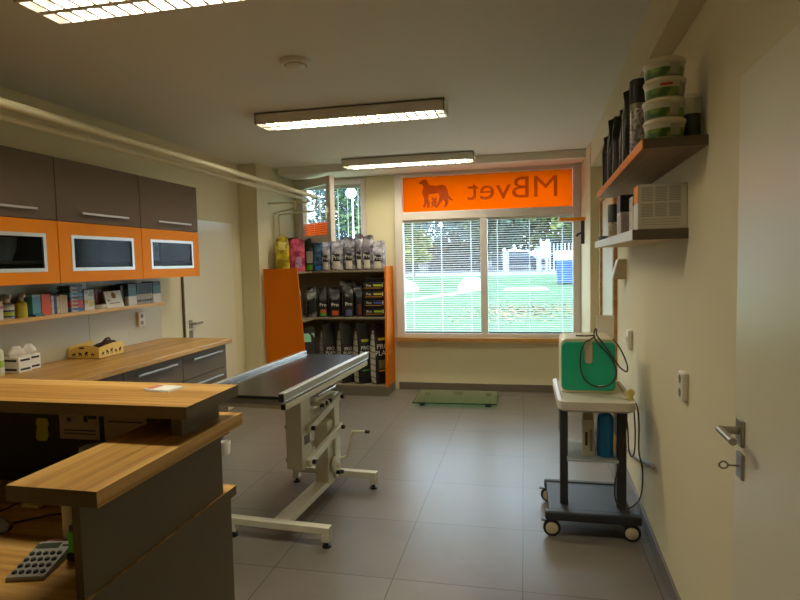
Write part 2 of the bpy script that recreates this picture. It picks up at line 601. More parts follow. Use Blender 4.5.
blind(-1.36, -.478, 'white venetian blind over the pane next to the corner shelves')
blind(-.40, .52, 'white venetian blind over the pane beside the small orange wall shelf')

# ---------------------------------------------------------------- small opened window
w2 = thing('window_2', 'small window with its sash swung into the room', 'window', (-2.22, 6.5, 1.68))
w2['kind'] = 'structure'
b = MB()
b.box(-2.64, -2.58, 6.46, 6.54, 1.68, 2.47).box(-1.86, -1.80, 6.46, 6.54, 1.68, 2.47).box(-2.58, -1.86, 6.46, 6.54, 2.42, 2.47).box(-2.58, -1.86, 6.46, 6.54, 1.68, 1.73)
b.build('window_frame', M['pvc'], w2, bevel=0.005, world=True)
MB().box(-2.56, -1.87, 6.5, 6.53, 2.375, 2.42).build('blind_rail', M['alu'], w2, world=True)
th = math.radians(39)
sash = Matrix.Translation((-2.585, 6.43, 0)) @ Matrix.Rotation(-th, 4, 'Z')
SW = .70
b = MB()
for bx in ((0, .085, 1.735, 2.455), (SW - .085, SW, 1.735, 2.455), (.085, SW - .085, 2.37, 2.455), (.085, SW - .085, 1.735, 1.82)):
    b.box(bx[0], bx[1], -.03, .03, bx[2], bx[3], sash)
sf = b.build('sash_frame', M['pvc'], w2, bevel=0.005, world=True)
MB().box(.085, SW - .085, .005, .010, 1.82, 2.37, sash).build('pane', M['glass'], w2, world=True)
b = MB()
for i in range(23):
    z = 1.828 + .0235 * i
    b.hexa([sash @ Vector(q) for q in ((.09, -.024, z), (SW - .09, -.024, z), (SW - .09, -.004, z + .006), (.09, -.004, z + .006),
                                       (.09, -.024, z + .001), (SW - .09, -.024, z + .001), (SW - .09, -.004, z + .007), (.09, -.004, z + .007))])
b.box(.34, .346, -.028, -.026, 1.825, 2.36, sash)
b.build('blind_slats', M['slat'], w2, world=True)
MB().box(.088, SW - .088, .012, .015, 1.822, 1.965, sash).build('orange_film', M['film'], w2, world=True)
b = MB().box(SW - .055, SW - .03, -.052, -.03, 2.05, 2.11, sash).box(SW - .05, SW - .035, -.07, -.052, 1.99, 2.105, sash)
b.build('handle', M['white'], w2, bevel=0.003, world=True)
# bars outside
t = thing('window_grille', 'white vertical security bars outside the small opened window', 'grille', (-2.2, 6.82, 1.6))
for x in (-2.60, -2.49, -2.37, -2.25, -2.128, -1.992):
    MB().tube([(x, 6.82, 1.60), (x, 6.82, 2.52)], .006, 8).build('bar', M['white'], t, world=True)
MB().box(-2.66, -1.78, 6.812, 6.828, 1.60, 1.615).box(-2.66, -1.78, 6.812, 6.828, 2.50, 2.515).build('rail', M['white'], t, world=True)


# ---------------------------------------------------------------- doors
def lever(parent, mtx, flip=1.0):
    """plate, lever and key plate, built on a door face that looks to -x in the local frame"""
    b = MB().box(-.010, 0, -.024, .024, -.037, .037, mtx)
    h = b.build('handle_plate', M['steel'], parent, bevel=0.002)
    b = MB().tube([mtx @ Vector(p) for p in ((-.008, 0, .005), (-.05, 0, .005))], .011, 12)
    b.tube([mtx @ Vector(p) for p in ((-.055, -.008 * flip, .005), (-.055, .11 * flip, .005))], .0105, 12)
    b.build('handle', M['steel'], h, smooth=True)
    MB().box(-.008, 0, -.024, .024, -.130, -.058, mtx).build('key_plate', M['steel'], parent, bevel=0.002)


d1 = thing('door_1', 'cream door with steel lever handle and key beside the near wall socket', 'door', (XR(1.35), 1.35, 0), WRZ)
d1['kind'] = 'structure'
MB().box(-.006, .03, -.45, .443, .006, 1.985).build('leaf', M['door'], d1, bevel=0.003)
lever(d1, Matrix.Translation((-.006, .378, .995)), -1.0)
k = MB()
k.tube([(-.012, .378, .90), (-.042, .378, .90)], .0026, 8)
rr = .010
k.tube([(-.042 - .010 + rr * math.cos(a) * 1.1, .378, .90 + rr * math.sin(a)) for a in [i * PI / 6 for i in range(13)]], .0028, 6)
k.build('key', M['steel'], d1)

d2 = thing('door_2', 'far cream door with a wooden frame behind the trolley', 'door', (XR(5.0), 5.0, 0), WRZ)
d2['kind'] = 'structure'
MB().box(-.008, .02, -.42, .52, .006, 2.0).build('leaf', M['door'], d2, bevel=0.003)
b = MB().box(-.03, .02, -.50, -.42, 0, 2.08).box(-.03, .02, .52, .58, 0, 2.08).box(-.03, .02, -.42, .52, 2.0, 2.08)
b.build('door_frame', M['wood_sill'], d2, bevel=0.003)
lever(d2, Matrix.Translation((-.008, -.34, 1.02)), 1.0)

d3 = thing('door_3', 'cream door with steel lever beyond the end of the kitchen worktop', 'door', (XL, 5.05, 0), PI)
d3['kind'] = 'structure'
MB().box(-.012, .0, -.45, .47, .006, 1.935).build('leaf', M['door'], d3, bevel=0.003)
MB().box(-.02, 0, .47, .485, .0, 1.95).build('door_edge', M['taupe_dark'], d3)
lever(d3, Matrix.Translation((-.012, .385, .97)), -1.0)

# ================================================================== CEILING THINGS
def ceiling_lamp(x0, x1, y0, y1, label, watts):
    cx, cy = (x0 + x1) / 2, (y0 + y1) / 2
    t = thing('ceiling_lamp', label, 'lamp', (cx, cy, ZC - .08), group='louvred ceiling lamps')
    z0, z1 = ZC - .08, ZC
    L, W = (x1 - x0) / 2, (y1 - y0) / 2
    b = MB()
    b.box(-L, L, -W, -W + .012, 0, .08).box(-L, L, W - .012, W, 0, .08).box(-L, -L + .012, -W, W, 0, .08).box(L - .012, L, -W, W, 0, .08)
    b.box(-L, L, -W, W, .068, .08)
    b.build('housing', M['lampwhite'], t, bevel=0.002)
    b = MB()
    n = 20
    for i in range(1, n):
        x = -L + 2 * L * i / n
        b.prism([(x - .007, .002), (x + .007, .002), (x + .0015, .020), (x - .0015, .020)], -W + .013, W - .013, 'xz')
    b.box(-L + .013, L - .013, -.014, .014, .001, .022)
    b.build('louvre', M['lampwhite'], t)
    for s in (-1, 1):
        tb = MB().tube([(-L + .06, s * W * .5, .05), (L - .06, s * W * .5, .05)], .012, 10)
        tb.build('tube', M['tube'], t, smooth=True)
        la = bpy.data.lights.new('tube_light', 'AREA')
        la.shape = 'RECTANGLE'
        la.size = 2 * L - .12
        la.size_y = W * .62
        la.energy = watts / 2
        la.color = LAMP_COL
        lo = bpy.data.objects.new('tube_light', la)
        COL.objects.link(lo)
        lo.parent = t
        lo.location = (0, s * W * .5, .022)


LAMP_COL = (1.0, .91, .68)
m_, nt_, out_ = new_mat('lit_fluorescent_tube')
e_ = N(nt_, 'ShaderNodeEmission', Strength=3.0)
e_.inputs['Color'].default_value = (1, .93, .82, 1)
nt_.links.new(e_.outputs[0], out_.inputs['Surface'])
M['tube'] = m_
WATT = 28.0
ceiling_lamp(-1.87, -.50, 1.86, 2.08, 'lit louvred ceiling lamp above the reception counter, largest of the three', WATT)
ceiling_lamp(-1.88, -.51, 3.85, 4.065, 'lit louvred ceiling lamp over the examination table, middle of three', WATT)
ceiling_lamp(-1.85, -.48, 5.76, 5.97, 'lit louvred ceiling lamp closest to the windows', WATT)

b = MB().lathe([(.0, -.0), (.084, 0), (.084, -.012), (.076, -.022), (.062, -.024), (.060, -.012), (.055, -.012), (.053, -.028), (.04, -.034), (.0, -.036)], seg=32)
tag(b.build('smoke_detector', M['white'], loc=(-1.19, 2.95, ZC), smooth=True), 'round white ceiling vent between two louvred lamps', 'vent')

# heating pipes
p = thing('heating_pipe', 'upper of the two cream heating pipes running under the ceiling', 'pipe', (-2.25, 3, 2.235))
MB().tube([(-2.25, -1.55, 2.235), (-2.25, 6.08, 2.235)], .021, 14).build('run', M['pipe'], p, world=True, smooth=True)
MB().tube([(-2.25, 6.05, 2.22), (-2.25, 6.05, 2.10), (-2.27, 6.055, 2.085), (-2.705, 6.09, 2.065), (-2.72, 6.1, 2.045), (-2.72, 6.1, .02)], .0095, 8).build('branch', M['pipe'], p, world=True, smooth=True)
p = thing('heating_pipe', 'lower of the two cream heating pipes running under the ceiling', 'pipe', (-2.33, 3, 2.205))
MB().tube([(-2.33, -1.55, 2.195), (-2.33, 5.80, 2.205)], .019, 14).build('run', M['pipe'], p, world=True, smooth=True)
MB().tube([(-2.36, 5.78, 2.20), (-2.42, 5.85, 2.19), (-2.42, 5.86, 2.12), (-2.44, 5.87, 2.105), (-2.725, 5.99, 2.07), (-2.74, 5.995, 2.05), (-2.74, 5.995, .02)], .0095, 8).build('branch', M['pipe'], p, world=True, smooth=True)
b = MB().box(-2.765, -2.29, 5.915, 5.945, 2.165, 2.183).box(-2.31, -2.29, 5.915, 5.945, 2.183, 2.214)
tag(b.build('pipe_bracket', M['pipe'], bevel=0.003), 'cream wall bracket under the ends of the heating pipes', 'bracket')

# ================================================================== KITCHEN ALONG THE LEFT WALL
XF = -2.65
CZ0, CZM, CZ1 = 1.415, 1.777, 2.145
CY = [1.34, 2.09, 2.838, 3.583, 4.31]


def bar_handle(parent, y0, y1, z, x, mat='alu'):
    b = MB().box(x + .022, x + .032, y0, y1, z - .006, z + .006)
    for y in (y0 + .03, y1 - .03):
        b.box(x, x + .024, y - .004, y + .004, z - .004, z + .004)
    return b.build('handle', M[mat], parent, world=True, bevel=0.0015)


names = ['wall cabinet with brown flap and orange glazed flap, closest to the entrance', 'wall cabinet with brown flap and orange glazed flap above the spray bottles',
         'wall cabinet with brown flap and orange glazed flap above the flat box stack', 'end wall cabinet with a white carton behind its orange glazed flap']
for i in range(4):
    y0, y1 = CY[i] + .002, CY[i + 1] - .002
    t = thing('wall_cabinet', names[i], 'cabinet', (XL, (y0 + y1) / 2, CZ0), group='wall cabinets above the worktop')
    b = MB()
    b.box(XL, XF - .02, y0, y0 + .016, CZ0, CZ1).box(XL, XF - .02, y1 - .016, y1, CZ0, CZ1)
    for z in (CZ0, CZM - .008, CZ1 - .016, CZ0 + .115):
        b.box(XL + .012, XF - .02 - (.03 if z == CZ0 + .115 else 0), y0 + .016, y1 - .016, z, z + .016)
    b.box(XL, XL + .012, y0 + .016, y1 - .016, CZ0, CZ1)
    b.build('body', M['brown'], t, world=True)
    d = MB().box(XF - .018, XF, y0 + .001, y1 - .001, CZM + .002, CZ1).build('flap_door', M['brown'], t, world=True, bevel=0.001)
    h0 = y0 + .165
    bar_handle(d, h0, h0 + .42, CZM + .055, XF)
    # orange flap with a framed window
    g0, g1, gz0, gz1 = y0 + .10, y1 - .09, CZ0 + .072, CZM - .082
    b = MB()
    b.box(XF - .018, XF, y0 + .001, g0, CZ0, CZM - .002).box(XF - .018, XF, g1, y1 - .001, CZ0, CZM - .002)
    b.box(XF - .018, XF, g0, g1, CZ0, gz0).box(XF - .018, XF, g0, g1, gz1, CZM - .002)
    d = b.build('glazed_flap', M['orange'], t, world=True)
    f = .016
    b = MB()
    b.box(XF - .01, XF + .002, g0 - .004, g0 + f, gz0 - .004, gz1 + .004).box(XF - .01, XF + .002, g1 - f, g1 + .004, gz0 - .004, gz1 + .004)
    b.box(XF - .01, XF + .002, g0 + f, g1 - f, gz0 - .004, gz0 + f).box(XF - .01, XF + .002, g0 + f, g1 - f, gz1 - f, gz1 + .004)
    b.build('glass_frame', M['alu'], d, world=True)
    MB().box(XF - .010, XF - .006, g0 + f, g1 - f, gz0 + f, gz1 - f).build('pane', M['cab_glass'], d, world=True)
# things seen through the cabinet glass
b = MB().box(-2.93, -2.76, 3.73, 3.93, CZ0 + .131, CZ0 + .30)
tag(b.build('carton', two_tone('white_teal_print', (70, 140, 140), (226, 226, 216), 22, lo=.36, hi=.44), loc=(-2.84, 3.83, CZ0 + .131), world=True), 'white carton with teal spots behind the last cabinet glass', 'box')
b = MB().lathe([(.0, 0), (.06, 0), (.085, .07), (.09, .13), (.086, .13), (.08, .07), (.055, .006), (0, .006)], seg=24)
tag(b.build('bowl', M['white'], loc=(-2.84, 2.62, CZ0 + .131), smooth=True), 'pale bowl behind the cabinet glass above the spray bottles', 'bowl')

# splashback
b = MB()
for y0, y1 in ((1.6, 2.455), (2.459, 3.43), (3.434, 4.25)):
    b.box(XL, XL + .008, y0, y1, .90, CZ0)
tag(b.build('splashback', plain('pale_green_grey_board', (196, 192, 170), .35, var=.02)), 'pale panelled splashback between worktop and wall cabinets', 'panel', kind='structure')

# open shelf
b = MB().use(M['wood_y']).box(XL + .008, -2.80, 1.6, 4.04, 1.196, 1.22)
tag(b.build('wall_shelf', M['wood_y'], loc=(-2.9, 2.9, 1.196), world=True, bevel=0.002), 'long wooden shelf of boxes and bottles under the wall cabinets', 'shelf')
SZ = 1.22
SX = -2.825


def on_shelf(name, y0, y1, h, mat, label, cat, depth=.1, group=None, x=SX, z=SZ, faces=None, bev=.0015):
    b = MB()
    b.use(mat)
    b.box(x - depth, x, y0, y1, z, z + h, faces=faces)
    o = b.build(name, mat, loc=((x - depth / 2), (y0 + y1) / 2, z), world=True, bevel=bev)
    return tag(o, label, cat, group)


def stripes(name, cols, axis, sc, rough=.45):
    """hard bands of print along one axis of the object's own frame"""
    m, nt, out = new_mat(name)
    p = N(nt, 'ShaderNodeBsdfPrincipled')
    p.inputs['Roughness'].default_value = rough
    tc = N(nt, 'ShaderNodeTexCoord')
    sp = N(nt, 'ShaderNodeSeparateXYZ')
    nt.links.new(tc.outputs['Generated'], sp.inputs[0])
    cr = N(nt, 'ShaderNodeValToRGB')
    cr.color_ramp.interpolation = 'CONSTANT'
    e = cr.color_ramp.elements
    for i, (pos, c) in enumerate(cols):
        k = e[i] if i < 2 else e.new(pos)
        k.position = pos
        k.color = (*lin(c), 1)
    nt.links.new(sp.outputs[axis], cr.inputs['Fac'])
    nt.links.new(cr.outputs['Color'], p.inputs['Base Color'])
    nt.links.new(p.outputs['BSDF'], out.inputs['Surface'])
    return m


on_shelf('carton', 2.52, 2.612, .105, stripes('white_pink_carton', [(0, (222, 218, 210)), (.6, (196, 120, 150)), (.75, (226, 222, 214))], 'Z', 1), 'white carton with a pink band on the wooden shelf', 'box')


def pump_bottle(y, x, h, r, body_mat, label, cat='bottle', label_mat=None, group=None, z=SZ, head='spray', extra=None):
    t = thing('spray_bottle' if head == 'spray' else 'pump_bottle', label, cat, (x, y, z), group=group)
    hb = h * .66
    MB().lathe([(0, 0), (r * .95, 0), (r, .004), (r, hb * .86), (r * .8, hb * .95), (r * .38, hb), (r * .38, hb + .004), (0, hb + .004)], seg=20).build('body', body_mat, t, smooth=True)
    c = MB().lathe([(0, hb + .002), (r * .46, hb + .002), (r * .46, hb + .022), (r * .3, hb + .026), (0, hb + .026)], seg=16)
    if head == 'spray':
        c.box(-.009, .026, -.008, .008, hb + .024, h)
        c.box(.02, .030, -.005, .005, h - .016, h - .006)
    else:
        c.tube([(0, 0, hb + .02), (0, 0, h - .008)], .004, 8)
        c.box(-.008, .03, -.007, .007, h - .01, h)
    c.build('pump_head', M['white'], t, bevel=0.001)
    if label_mat:
        lb = MB()
        n = 12
        rings = []
        for zz in (hb * .12, hb * .74):
            rings.append([Vector(((r + .0008) * math.cos(-1.45 + 1.9 * k / n), (r + .0008) * math.sin(-1.45 + 1.9 * k / n), zz)) for k in range(n + 1)])
        lb.loft(rings, cap=False, closed=False)
        lb.build('label', label_mat, t, smooth=True)
    return t


G_B = 'spray bottles on the wooden shelf'
pump_bottle(2.672, -2.86, .138, .033, plain('grey_bottle', (190, 186, 176), .4), 'pale spray bottle with purple and lime label on the wooden shelf', label_mat=stripes('lime_purple_label', [(0, (60, 54, 90)), (.14, (176, 196, 60)), (.55, (70, 56, 110)), (.72, (220, 216, 204))], 'Z', 1), group=G_B)
pump_bottle(2.715, -2.925, .14, .03, plain('olive_bottle', (122, 112, 52), .4), 'olive spray bottle standing behind the yellow one', group=G_B)
pump_bottle(2.768, -2.865, .14, .03, plain('yellow_bottle', (222, 196, 60), .4), 'yellow spray bottle with white head on the wooden shelf', label_mat=two_tone('yellow_label', (96, 84, 30), (226, 206, 72), 60, lo=.3, hi=.36), group=G_B)
pump_bottle(2.64, -2.945, .16, .03, plain('grey_brown_bottle', (120, 112, 96), .4), 'grey brown spray bottle behind the purple labelled one', group=G_B)
on_shelf('carton', 2.806, 2.866, .13, stripes('teal_carton', [(0, (30, 110, 120)), (.12, (90, 160, 186)), (.9, (140, 190, 205))], 'Z', 1), 'teal blue carton beside the bright orange box', 'box')
on_shelf('carton', 2.80, 2.868, .012, plain('dark_teal_card', (20, 96, 110), .5), 'small flat teal box lying before the teal carton', 'box', depth=.022, x=-2.802)
on_shelf('carton', 2.872, 2.94, .128, plain('bright_orange_carton', (232, 84, 24), .45, var=.08), 'bright orange carton on the wooden shelf', 'box')
for i, (c, ln) in enumerate([((206, 206, 214), 'thin pale grey box next to the bright orange carton'), ((62, 66, 116), 'thin navy box between two paler thin boxes'), ((214, 196, 170), 'thin beige box next to the navy one')]):
    on_shelf('carton', 2.944 + i * .0215, 2.944 + i * .0215 + .020, .118 - .004 * i, two_tone('thin_box_print_%d' % i, tuple(max(0, v - 50) for v in c), c, 40, lo=.36, hi=.46), ln, 'box', group='thin boxes on the wooden shelf')
for i in range(3):
    on_shelf('booklet', 3.012 + i * .02, 3.03 + i * .02, .118 - .003 * i, plain('cream_booklet_%d' % i, (222 - 6 * i, 208 - 6 * i, 182 - 6 * i), .7), ['cream booklet closest to the thin beige box', 'cream booklet in the middle of the three', 'cream booklet leaning by the flat box stack'][i], 'booklet', group='cream booklets on the wooden shelf')
cs = [((40, 90, 150), 'blue flat box at the bottom of the stack'), ((176, 44, 40), 'red flat box second from the bottom of the stack'), ((186, 52, 48), 'red flat box third from the bottom of the stack'),
      ((60, 80, 120), 'slate blue flat box in the middle of the stack'), ((70, 140, 190), 'light blue flat box in the upper half of the stack'), ((60, 58, 64), 'charcoal flat box second from the top of the stack'), ((44, 42, 46), 'dark flat box on top of the stack')]
for i, (c, ln) in enumerate(cs):
    on_shelf('flat_box', 3.094, 3.20, .0235, two_tone('flat_box_print_%d' % i, c, (212, 206, 196), 30, lo=.58, hi=.66, stretch=(1, 1, 2)), ln, 'box', group='stack of flat boxes', z=SZ + i * .0245)
on_shelf('carton', 3.212, 3.30, .068, two_tone('white_yellow_carton', (196, 186, 90), (222, 220, 208), 24, lo=.4, hi=.5), 'white carton with yellow print, lower of two', 'box', group='two stacked white cartons')
on_shelf('carton', 3.212, 3.298, .068, two_tone('white_grey_carton', (150, 160, 160), (216, 218, 212), 24, lo=.4, hi=.5), 'white carton with grey print, upper of two', 'box', group='two stacked white cartons', z=SZ + .0685)
for i in range(4):
    on_shelf('book', 3.312 + i * .028, 3.338 + i * .028, .135 - .003 * (i % 2), plain('dark_red_spine_%d' % i, (84 + 6 * i, 36, 34), .5), 'dark red book in the row behind the grey dish, ' + ['first', 'second', 'third', 'last'][i] + ' from the white cartons', 'book', x=-2.87, depth=.1, group='dark red books on the wooden shelf')
b = MB().lathe([(0, 0), (.05, 0), (.055, .008), (.055, .03), (.052, .03), (.05, .006), (0, .006)], seg=24)
tag(b.build('dish', plain('grey_dish', (206, 206, 200), .4), loc=(-2.812 - .045, 3.366, SZ), smooth=True), 'low grey dish in front of the dark red books', 'dish')
# leaning card
t = thing('display_card', 'white card with brown emblem leaning on the wooden shelf', 'card', (-2.82, 3.50, SZ))
lean = Matrix.Translation((-.0, 0, 0)) @ Matrix.Rotation(math.radians(-14), 4, 'Y') @ Matrix.Rotation(math.radians(0), 4, 'X')
MB().box(-.003, 0, -.085, .085, 0.0, .118, lean).build('sheet', M['paper'], t)
b = MB().lathe([(0, .0004), (.022, .0004), (.022, .0012), (0, .0012)], seg=20, axis='x')
b.bm.transform(lean @ Matrix.Translation((0, .005, .085)))
b.build('emblem', plain('brown_emblem', (150, 100, 60), .6), t)
b = MB().box(0.0002, .001, -.05, .05, .028, .033, lean).box(.0002, .001, -.062, -.05, .045, .06, lean)
b.build('print', plain('mauve_print', (120, 80, 110), .6), t)
bk = stripes('black_teal_white_carton', [(0, (214, 212, 204)), (.42, (60, 110, 112)), (.8, (40, 66, 70))], 'Z', 1)
on_shelf('carton', 3.592, 3.634, .15, plain('black_carton', (36, 34, 36), .4), 'plain black carton between the leaning card and a teal topped carton', 'box', x=-2.85)
on_shelf('carton', 3.64, 3.732, .158, bk, 'white carton with teal top before the row of striped boxes', 'box', group='teal topped cartons')
rowm = stripes('striped_thin_box', [(0, (150, 140, 124)), (.12, (60, 54, 50)), (.22, (176, 164, 144)), (.48, (30, 30, 34)), (.95, (60, 60, 64))], 'Z', 1)
for i in range(6):
    on_shelf('carton', 3.737 + i * .0305, 3.765 + i * .0305, .158, rowm, ['striped thin box first', 'striped thin box second', 'striped thin box third', 'striped thin box fourth', 'striped thin box fifth', 'striped thin box sixth'][i] + ' in the row from the entrance side', 'box', group='row of striped thin boxes')
on_shelf('carton', 3.925, 4.022, .166, bk, 'white carton with teal top at the end of the wooden shelf', 'box', group='teal topped cartons')

# socket under the shelf
def socket(loc, rotz, label, sx=1.0):
    t = thing('wall_socket', label, 'socket', loc, rotz)
    MB().box(-.024, 0, -.038, .038, -.056, .056).build('plate', M['white'], t, bevel=0.006)
    for z in (-.027, .027):
        MB().lathe([(0, -.0255), (.017, -.0255), (.0175, -.0245), (.0175, -.023), (0, -.023)], (0, 0, z), 20, 'x').build('outlet', M['skirt'], t)
    return t


socket((XL + .008, 3.97, 1.085), PI, 'double wall socket under the end of the wooden shelf')

# worktop and base cabinets
b = MB().use(M['wood_y']).box(XL + .008, -2.36, 1.85, 4.275, .862, .90)
tag(b.build('kitchen_worktop', M['wood_y'], loc=(-2.68, 3.06, .862), world=True, bevel=0.008, seg=3), 'long wooden kitchen worktop along the cabinet wall', 'worktop')
UY = [1.86, 2.40, 3.02, 3.645, 4.255]
un = ['taupe base cabinet closest to the reception end', 'taupe base cabinet behind the high counter', 'taupe base cabinet with long drawers next to the end unit', 'end base cabinet with drawers beside the cream door']
for i in range(4):
    y0, y1 = UY[i] + .001, UY[i + 1] - .001
    t = thing('base_cabinet', un[i], 'cabinet', (-2.7, (y0 + y1) / 2, 0), group='base cabinets under the worktop')
    MB().box(XL + .01, -2.43, y0, y1, .10, .862).build('body', M['taupe_dark'], t, world=True)
    MB().box(XL + .01, -2.47, y0, y1, 0, .10).build('plinth', M['skirt'], t, world=True)
    for z0, z1 in ((.67, .855), (.48, .665), (.29, .475), (.105, .285)):
        d = MB().box(-2.43, -2.411, y0 + .0015, y1 - .0015, z0, z1).build('drawer', M['taupe_dark'], t, world=True, bevel=0.001)
        bar_handle(d, y0 + .10, y1 - .10, z1 - .045, -2.411)
b = MB().box(-2.42, -2.31, 4.12, 4.25, 0, .075)
b = MB().lathe([(0, 0), (.034, 0), (.042, .10), (.038, .10), (.031, .006), (0, .006)], seg=20)
tag(b.build('waste_cup', M['white'], loc=(-2.335, 4.05, 0), smooth=True), 'small white tub on the floor at the end base cabinet', 'tub')

# on the worktop
t = thing('glove_dispenser', 'white box holder with two tissue boxes on the worktop', 'dispenser', (-2.9, 2.79, .90))
for k, (y0, y1, lab) in enumerate(((2.72, 2.81, 'front'), (2.816, 2.905, 'rear'))):
    bx = MB().box(-2.985, -2.86 - .03 * k, y0, y1, .90, .99)
    bo = bx.build('box', M['paper'], t, world=True, bevel=.003)
    for zz in (.912, .965):
        MB().box(-2.86 - .03 * k, -2.859 - .03 * k, y0 + .012, y1 - .012, zz, zz + .012).build('print_band', M['ink'], bo, world=True)
        MB().box(-2.97, -2.875 - .03 * k, y0 - .001, y0, zz, zz + .012).build('print_band', M['ink'], bo, world=True)
    s = MB()
    c = Vector((-2.92 - .015 * k, (y0 + y1) / 2, .99))
    rings = []
    for zz, w, dd in ((0, .035, .03), (.02, .045, .034), (.042, .038, .02), (.06, .02, .006)):
        rings.append([c + Vector((math.cos(a) * w * (1 + .16 * math.sin(3 * a + k)), math.sin(a) * (dd + .012) * (1 + .2 * math.cos(4 * a)), zz)) for a in [2 * PI * j / 18 for j in range(18)]])
    s.loft(rings)
    s.build('tissue', M['paper'], bo, world=True, smooth=True)
pump_bottle(2.64, -2.93, .235, .04, plain('white_green_bottle', (216, 222, 190), .35), 'white pump bottle with green band at the tissue boxes', label_mat=stripes('green_band', [(0, (214, 216, 196)), (.3, (150, 190, 60)), (.7, (216, 218, 198))], 'Z', 1), z=.90, head='pump')

# cut-out wooden tray
t = thing('wooden_tray', 'plywood letter tray with animal cut-outs on the worktop', 'tray', (-2.87, 3.345, .90), math.radians(3))
ply = plain('pale_plywood', (224, 190, 96), .55, var=.06, scale=14)
MB().box(-.11, .11, -.12, .12, 0.0, .006).build('base', ply, t)
def edge_profile(w, z0, z1, rise, n=12):
    return [(-w, .004), (w, .004)] + [(w - 2 * w * k / n, z1 + (z0 - z1) * k / n + rise * math.sin(PI * k / n)) for k in range(n + 1)]
for y0 in (-.126, .120):
    MB().prism(edge_profile(.115, .05, .072, .026), y0, y0 + .006, 'xz').build('end_panel', ply, t)
for x0 in (-.116, .110):
    MB().prism(edge_profile(.12, .072, .088, .006), x0, x0 + .006, 'yz').build('side_panel', ply, t)
shape = [(-.011, .0), (-.008, .018), (-.015, .024), (-.004, .031), (.011, .022), (.013, .0), (.008, .0), (.005, .012), (-.004, .012), (-.006, .0)]
for k in range(5):
    yy = -.088 + .044 * k
    MB().prism([(yy + a * (1 if k % 2 else -1), .016 + b_ * (.8 + .25 * (k % 3))) for a, b_ in shape], .1155, .1168, 'yz').build('cut_out', M['void'], t)
for k in range(4):
    xx = -.07 + .046 * k
    MB().prism([(xx + a * (1 if k % 2 else -1), .014 + b_ * (.7 + .2 * (k % 3))) for a, b_ in shape], -.1272, -.1258, 'xz').build('cut_out', M['void'], t)
MB().prism([(-.01 + .022 * math.cos(q), .07 + .006 * math.sin(q)) for q in [2 * PI * k / 14 for k in range(14)]], -.1272, -.1258, 'xz').build('grip_hole', M['void'], t)
c = MB()
pts = []
for k in range(90):
    a = k * .5
    q = .055 + .028 * math.sin(k * .37)
    pts.append((-2.84 + q * math.cos(a) * .85, 3.375 + q * math.sin(a) * 1.1, .955 + .034 * math.sin(k * .17) * math.sin(k * .17) + .026 * math.sin(a + .6)))
tag(c.tube(pts, .006, 7).build('coiled_cord', plain('dark_maroon_cord', (52, 20, 22), .5), smooth=True, loc=(-2.84, 3.375, .92), world=True), 'dark coiled cord lying in the plywood tray', 'cord')

# ================================================================== RECEPTION DESK
t = thing('reception_desk', 'tall wood topped reception desk with stepped taupe side', 'desk', (-1.2, 1.45, 0))
WT = M['taupe']
# desk top (wood above, taupe edge)
MB().use(WT).box(-3.0 + .02, -.972, .55, 1.745, .708, .74, faces={'z+': M['wood_x']}).build('desk_top', WT, t, world=True)
MB().box(-1.06, -.986, .62, 1.73, 0, .708).build('lower_side_panel', WT, t, world=True)
MB().box(-1.002, -.981, 1.064, 1.675, .74, .962).build('side_panel', WT, t, world=True)
MB().use(WT).box(-1.168, -.926, 1.055, 1.722, .962, 1.0, faces={'z+': M['wood_y'], 'x+': M['wood_y']}).build('side_counter_top', WT, t, world=True)
MB().box(-1.01, -.975, 1.455, 1.66, 1.0, 1.064).build('riser_panel', WT, t, world=True)
MB().use(WT).box(-2.55, -.925, 1.405, 1.70, 1.064, 1.10, faces={'z+': M['wood_x']}).build('high_counter_top', WT, t, world=True)
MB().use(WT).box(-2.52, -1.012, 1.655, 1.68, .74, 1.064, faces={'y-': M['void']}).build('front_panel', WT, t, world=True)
MB().use(WT).box(-2.52, -1.06, 1.655, 1.68, 0, .705).build('front_lower_panel', WT, t, world=True)
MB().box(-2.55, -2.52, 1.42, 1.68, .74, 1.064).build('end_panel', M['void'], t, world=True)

# leaflets on the high counter
t = thing('leaflet_stack', 'small stack of white and red leaflets on the high counter', 'leaflets', (-1.13, 1.605, 1.10), math.radians(-8))
for k in range(3):
    MB().box(-.052 - .003 * k, .045 - .003 * k, -.035 + .002 * k, .035 + .002 * k, .0018 * k, .0018 * k + .0015).build('sheet', M['paper'], t)
MB().box(-.056, -.03, -.022, .030, .0053, .0057).build('print', plain('pale_red_print', (206, 120, 110), .6), t)

# papers pinned inside
def pinned(name, x0, x1, z0, z1, mat, label, lines=None, y=1.655):
    t = thing(name, label, 'paper', ((x0 + x1) / 2, y, z0))
    MB().box(x0, x1, y - .0015, y - .0005, z0, z1).build('sheet', mat, t, world=True)
    if lines:
        b = MB()
        for (a0, a1, c0, c1) in lines:
            b.box(x0 + (x1 - x0) * a0, x0 + (x1 - x0) * a1, y - .0020, y - .0015, z0 + (z1 - z0) * c0, z0 + (z1 - z0) * c1)
        b.build('print', M['ink'], t, world=True)
    return t


